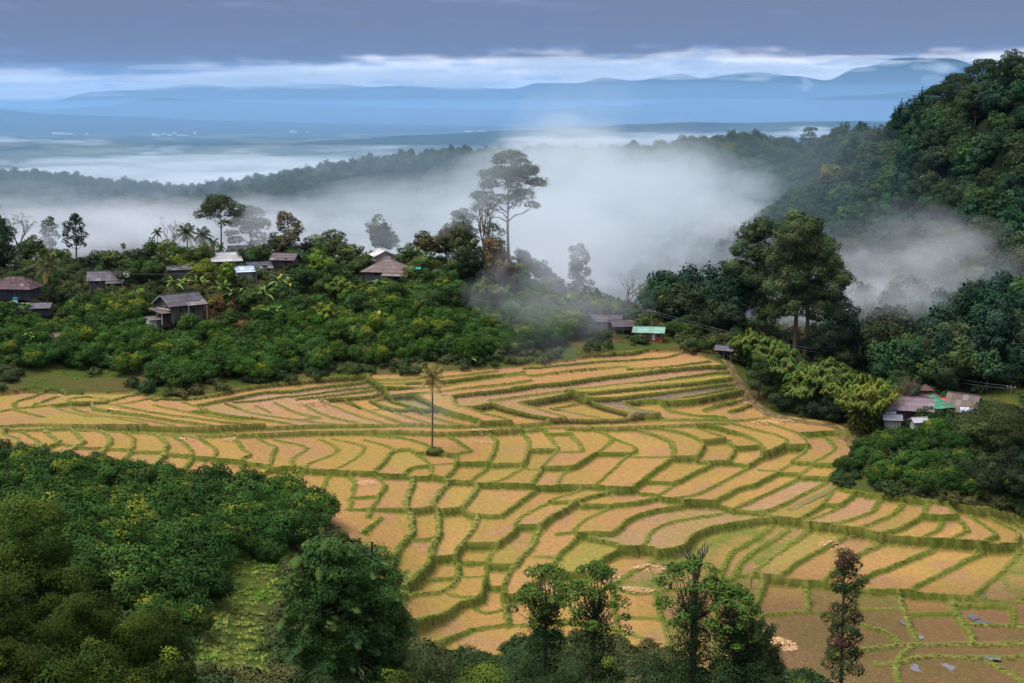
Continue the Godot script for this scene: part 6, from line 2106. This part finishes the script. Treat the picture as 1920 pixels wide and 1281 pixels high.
func mists() -> void:
	var say := "pale morning mist filling the valley behind the village"
	for q in [[1130, 480, 640, 300, 130, 110, 0.8], [1150, 450, 560, 220, 130, 70, 0.55], [1100, 330, 950, 130, 90, 70, 0.45], [1080, 270, 1150, 120, 90, 80, 0.25], [1150, 400, 500, 160, 170, 40, 0.4], [960, 370, 350, 130, 110, 7, 0.35], [1090, 480, 334, 110, 70, 7, 0.3], [720, 440, 360, 130, 50, 7, 0.25], [450, 430, 352, 130, 50, 6, 0.2], [1000, 480, 520, 330, 95, 60, 0.5], [880, 460, 600, 300, 90, 90, 0.5], [720, 450, 560, 280, 75, 70, 0.45], [1270, 430, 660, 190, 130, 80, 0.6], [1120, 390, 720, 220, 120, 90, 0.45], [1150, 520, 480, 190, 70, 45, 0.6], [1020, 410, 800, 260, 90, 90, 0.4], [600, 455, 700, 260, 50, 90, 0.35], [1330, 400, 640, 130, 85, 50, 0.4], [1080, 330, 860, 120, 80, 60, 0.4], [1000, 520, 430, 150, 50, 30, 0.35], [820, 400, 860, 240, 60, 90, 0.35], [1240, 350, 780, 110, 70, 50, 0.25]]:
		mist("mist_bank", say, q[0], q[1], q[2], q[3], q[4], q[5], q[6])
	say = "thinner grey mist over the slope at upper left"
	for q in [[190, 450, 520, 250, 65, 70, 0.55], [60, 440, 620, 220, 60, 80, 0.4], [330, 435, 640, 220, 55, 80, 0.55], [250, 425, 800, 240, 30, 90, 0.2], [450, 440, 500, 190, 55, 60, 0.5], [100, 480, 392, 130, 50, 22, 0.35], [480, 415, 372, 100, 40, 10, 0.25], [60, 390, 1000, 200, 30, 100, 0.2]]:
		mist("mist_veil", say, q[0], q[1], q[2], q[3], q[4], q[5], q[6], Color(0.8, 0.88, 1.0))
	say = "wisps of mist clinging to the forested right hillside"
	for q in [[1640, 550, 350, 160, 95, 22, 0.28], [1700, 500, 372, 160, 95, 18, 0.3], [1600, 530, 380, 80, 70, 26, 0.3], [1770, 540, 350, 160, 75, 14, 0.22], [1690, 600, 328, 150, 60, 12, 0.2], [1490, 590, 345, 130, 60, 14, 0.45], [1380, 480, 460, 90, 90, 40, 0.35], [1850, 550, 340, 120, 60, 12, 0.15], [1330, 560, 350, 120, 60, 16, 0.35]]:
		mist("mist_wisp", say, q[0], q[1], q[2], q[3], q[4], q[5], q[6], Color(0.82, 0.9, 1.0))
	say = "thin veil of smoke drifting over the orchard and terraces"
	for q in [[1040, 580, 289, 90, 130, 9, 0.08], [1065, 540, 306, 120, 110, 10, 0.2], [1060, 480, 330, 110, 90, 10, 0.3], [780, 765, 250, 80, 36, 4, 0.06], [930, 560, 305, 50, 60, 5, 0.12]]:
		mist("smoke_veil", say, q[0], q[1], q[2], q[3], q[4], q[5], q[6], Color(0.8, 0.88, 1.0))
	say = "low white mist lying over the near edge of the plain"
	for q in [[330, 330, 7600, 360, 26, 900, 1.6], [60, 320, 8200, 260, 20, 800, 1.0], [560, 318, 8600, 260, 18, 800, 1.0], [520, 345, 5200, 200, 26, 500, 1.0], [400, 355, 4600, 150, 24, 400, 1.0], [760, 300, 9500, 200, 12, 700, 0.5], [20, 262, 15000, 70, 8, 500, 0.7], [140, 268, 14000, 60, 7, 400, 0.5], [300, 282, 11500, 50, 9, 300, 0.4], [240, 300, 10000, 90, 9, 400, 0.5], [450, 290, 10500, 60, 10, 300, 0.35], [1050, 262, 13000, 90, 18, 400, 0.5], [1010, 255, 15000, 40, 14, 300, 0.4], [1250, 262, 13000, 120, 12, 500, 0.8], [1400, 258, 13500, 120, 10, 500, 0.7], [1570, 250, 13000, 90, 14, 400, 0.9], [690, 282, 11500, 80, 10, 300, 0.35], [1130, 270, 11500, 120, 12, 400, 0.6]]:
		mist("plain_mist", say, q[0], q[1], q[2], q[3], q[4], q[5], q[6])
	say = "white cloud lying along the tops of the far mountains"
	for q in [[120, 160, 31500, 260, 18, 1500, 0.7], [440, 146, 30500, 230, 18, 1500, 1.0], [300, 156, 27500, 120, 10, 900, 0.4], [640, 142, 29500, 240, 20, 1500, 1.3], [880, 142, 30000, 220, 20, 1500, 1.2], [470, 158, 27000, 60, 9, 700, 0.6], [1080, 132, 30000, 180, 18, 1500, 1.1], [1300, 124, 30000, 220, 18, 1500, 1.2], [1500, 122, 28500, 120, 15, 900, 1.1], [1620, 112, 28500, 100, 10, 900, 0.8], [1250, 138, 28000, 100, 10, 900, 0.5], [1740, 128, 25000, 40, 22, 500, 0.45], [1505, 160, 25000, 16, 12, 300, 0.4], [1420, 142, 28000, 60, 9, 600, 0.5]]:
		mist("cloud_bank", say, q[0], q[1], q[2], q[3], q[4], q[5], q[6])
	mist("hill_haze", "thin blue air over the wooded middle hills", 640, 345, 1000, 1300, 70, 260, 0.4, Color(0.55, 0.78, 1.0), true)
	mist("hill_haze", "thin blue air over the forested right hillside", 1500, 420, 560, 520, 190, 150, 0.22, Color(0.55, 0.78, 1.0), true)
	mist("valley_haze", "blue haze lying in the wide valley before the mountains", 960, 226, 19500, 2600, 40, 14500, 1.0, Color(0.32, 0.6, 1.0), true)
	mist("valley_haze", "blue haze over the far half of the plain", 900, 214, 22500, 2600, 58, 9000, 0.6, Color(0.32, 0.6, 1.0), true)
	mist("high_haze", "fainter blue haze reaching up before the mountain tops", 960, 200, 25500, 2600, 84, 6500, 0.6, Color(0.32, 0.6, 1.0), true)

func _ready() -> void:
	setup_view()
	survey()
	far_country()
	terraces()
	ground()
	village()
	hill_forest()
	undergrowth()
	field_details()
	ridge_trees()
	gardens()
	orchard("-20 600 60 610 110 625 130 575 250 578 285 600 330 612 400 622 470 612 560 575 640 565 700 540 780 548 880 560 960 575 1000 565 1090 590 1100 612 1060 650 985 665 870 678 790 686 690 690 560 700 400 724 345 738 290 732 220 706 130 694 -20 694", 4.5, "above the terraces", "orchard trees on the village slope", 1.0, 2)
	orchard("-40 872 180 892 300 905 480 930 585 955 622 985 622 1015 580 1050 505 1058 420 1045 405 1100 415 1160 340 1205 -40 1130", 4.8, "of the near left orchard", "orchard trees on the near left slope", 1.05, 1)
	orchard("1578 882 1612 838 1680 808 1770 806 1805 850 1835 935 1700 925 1604 910", 4.2, "of the right-hand orchard", "orchard trees beside the right terraces", 0.95, 1)
	foreground()
	mists()
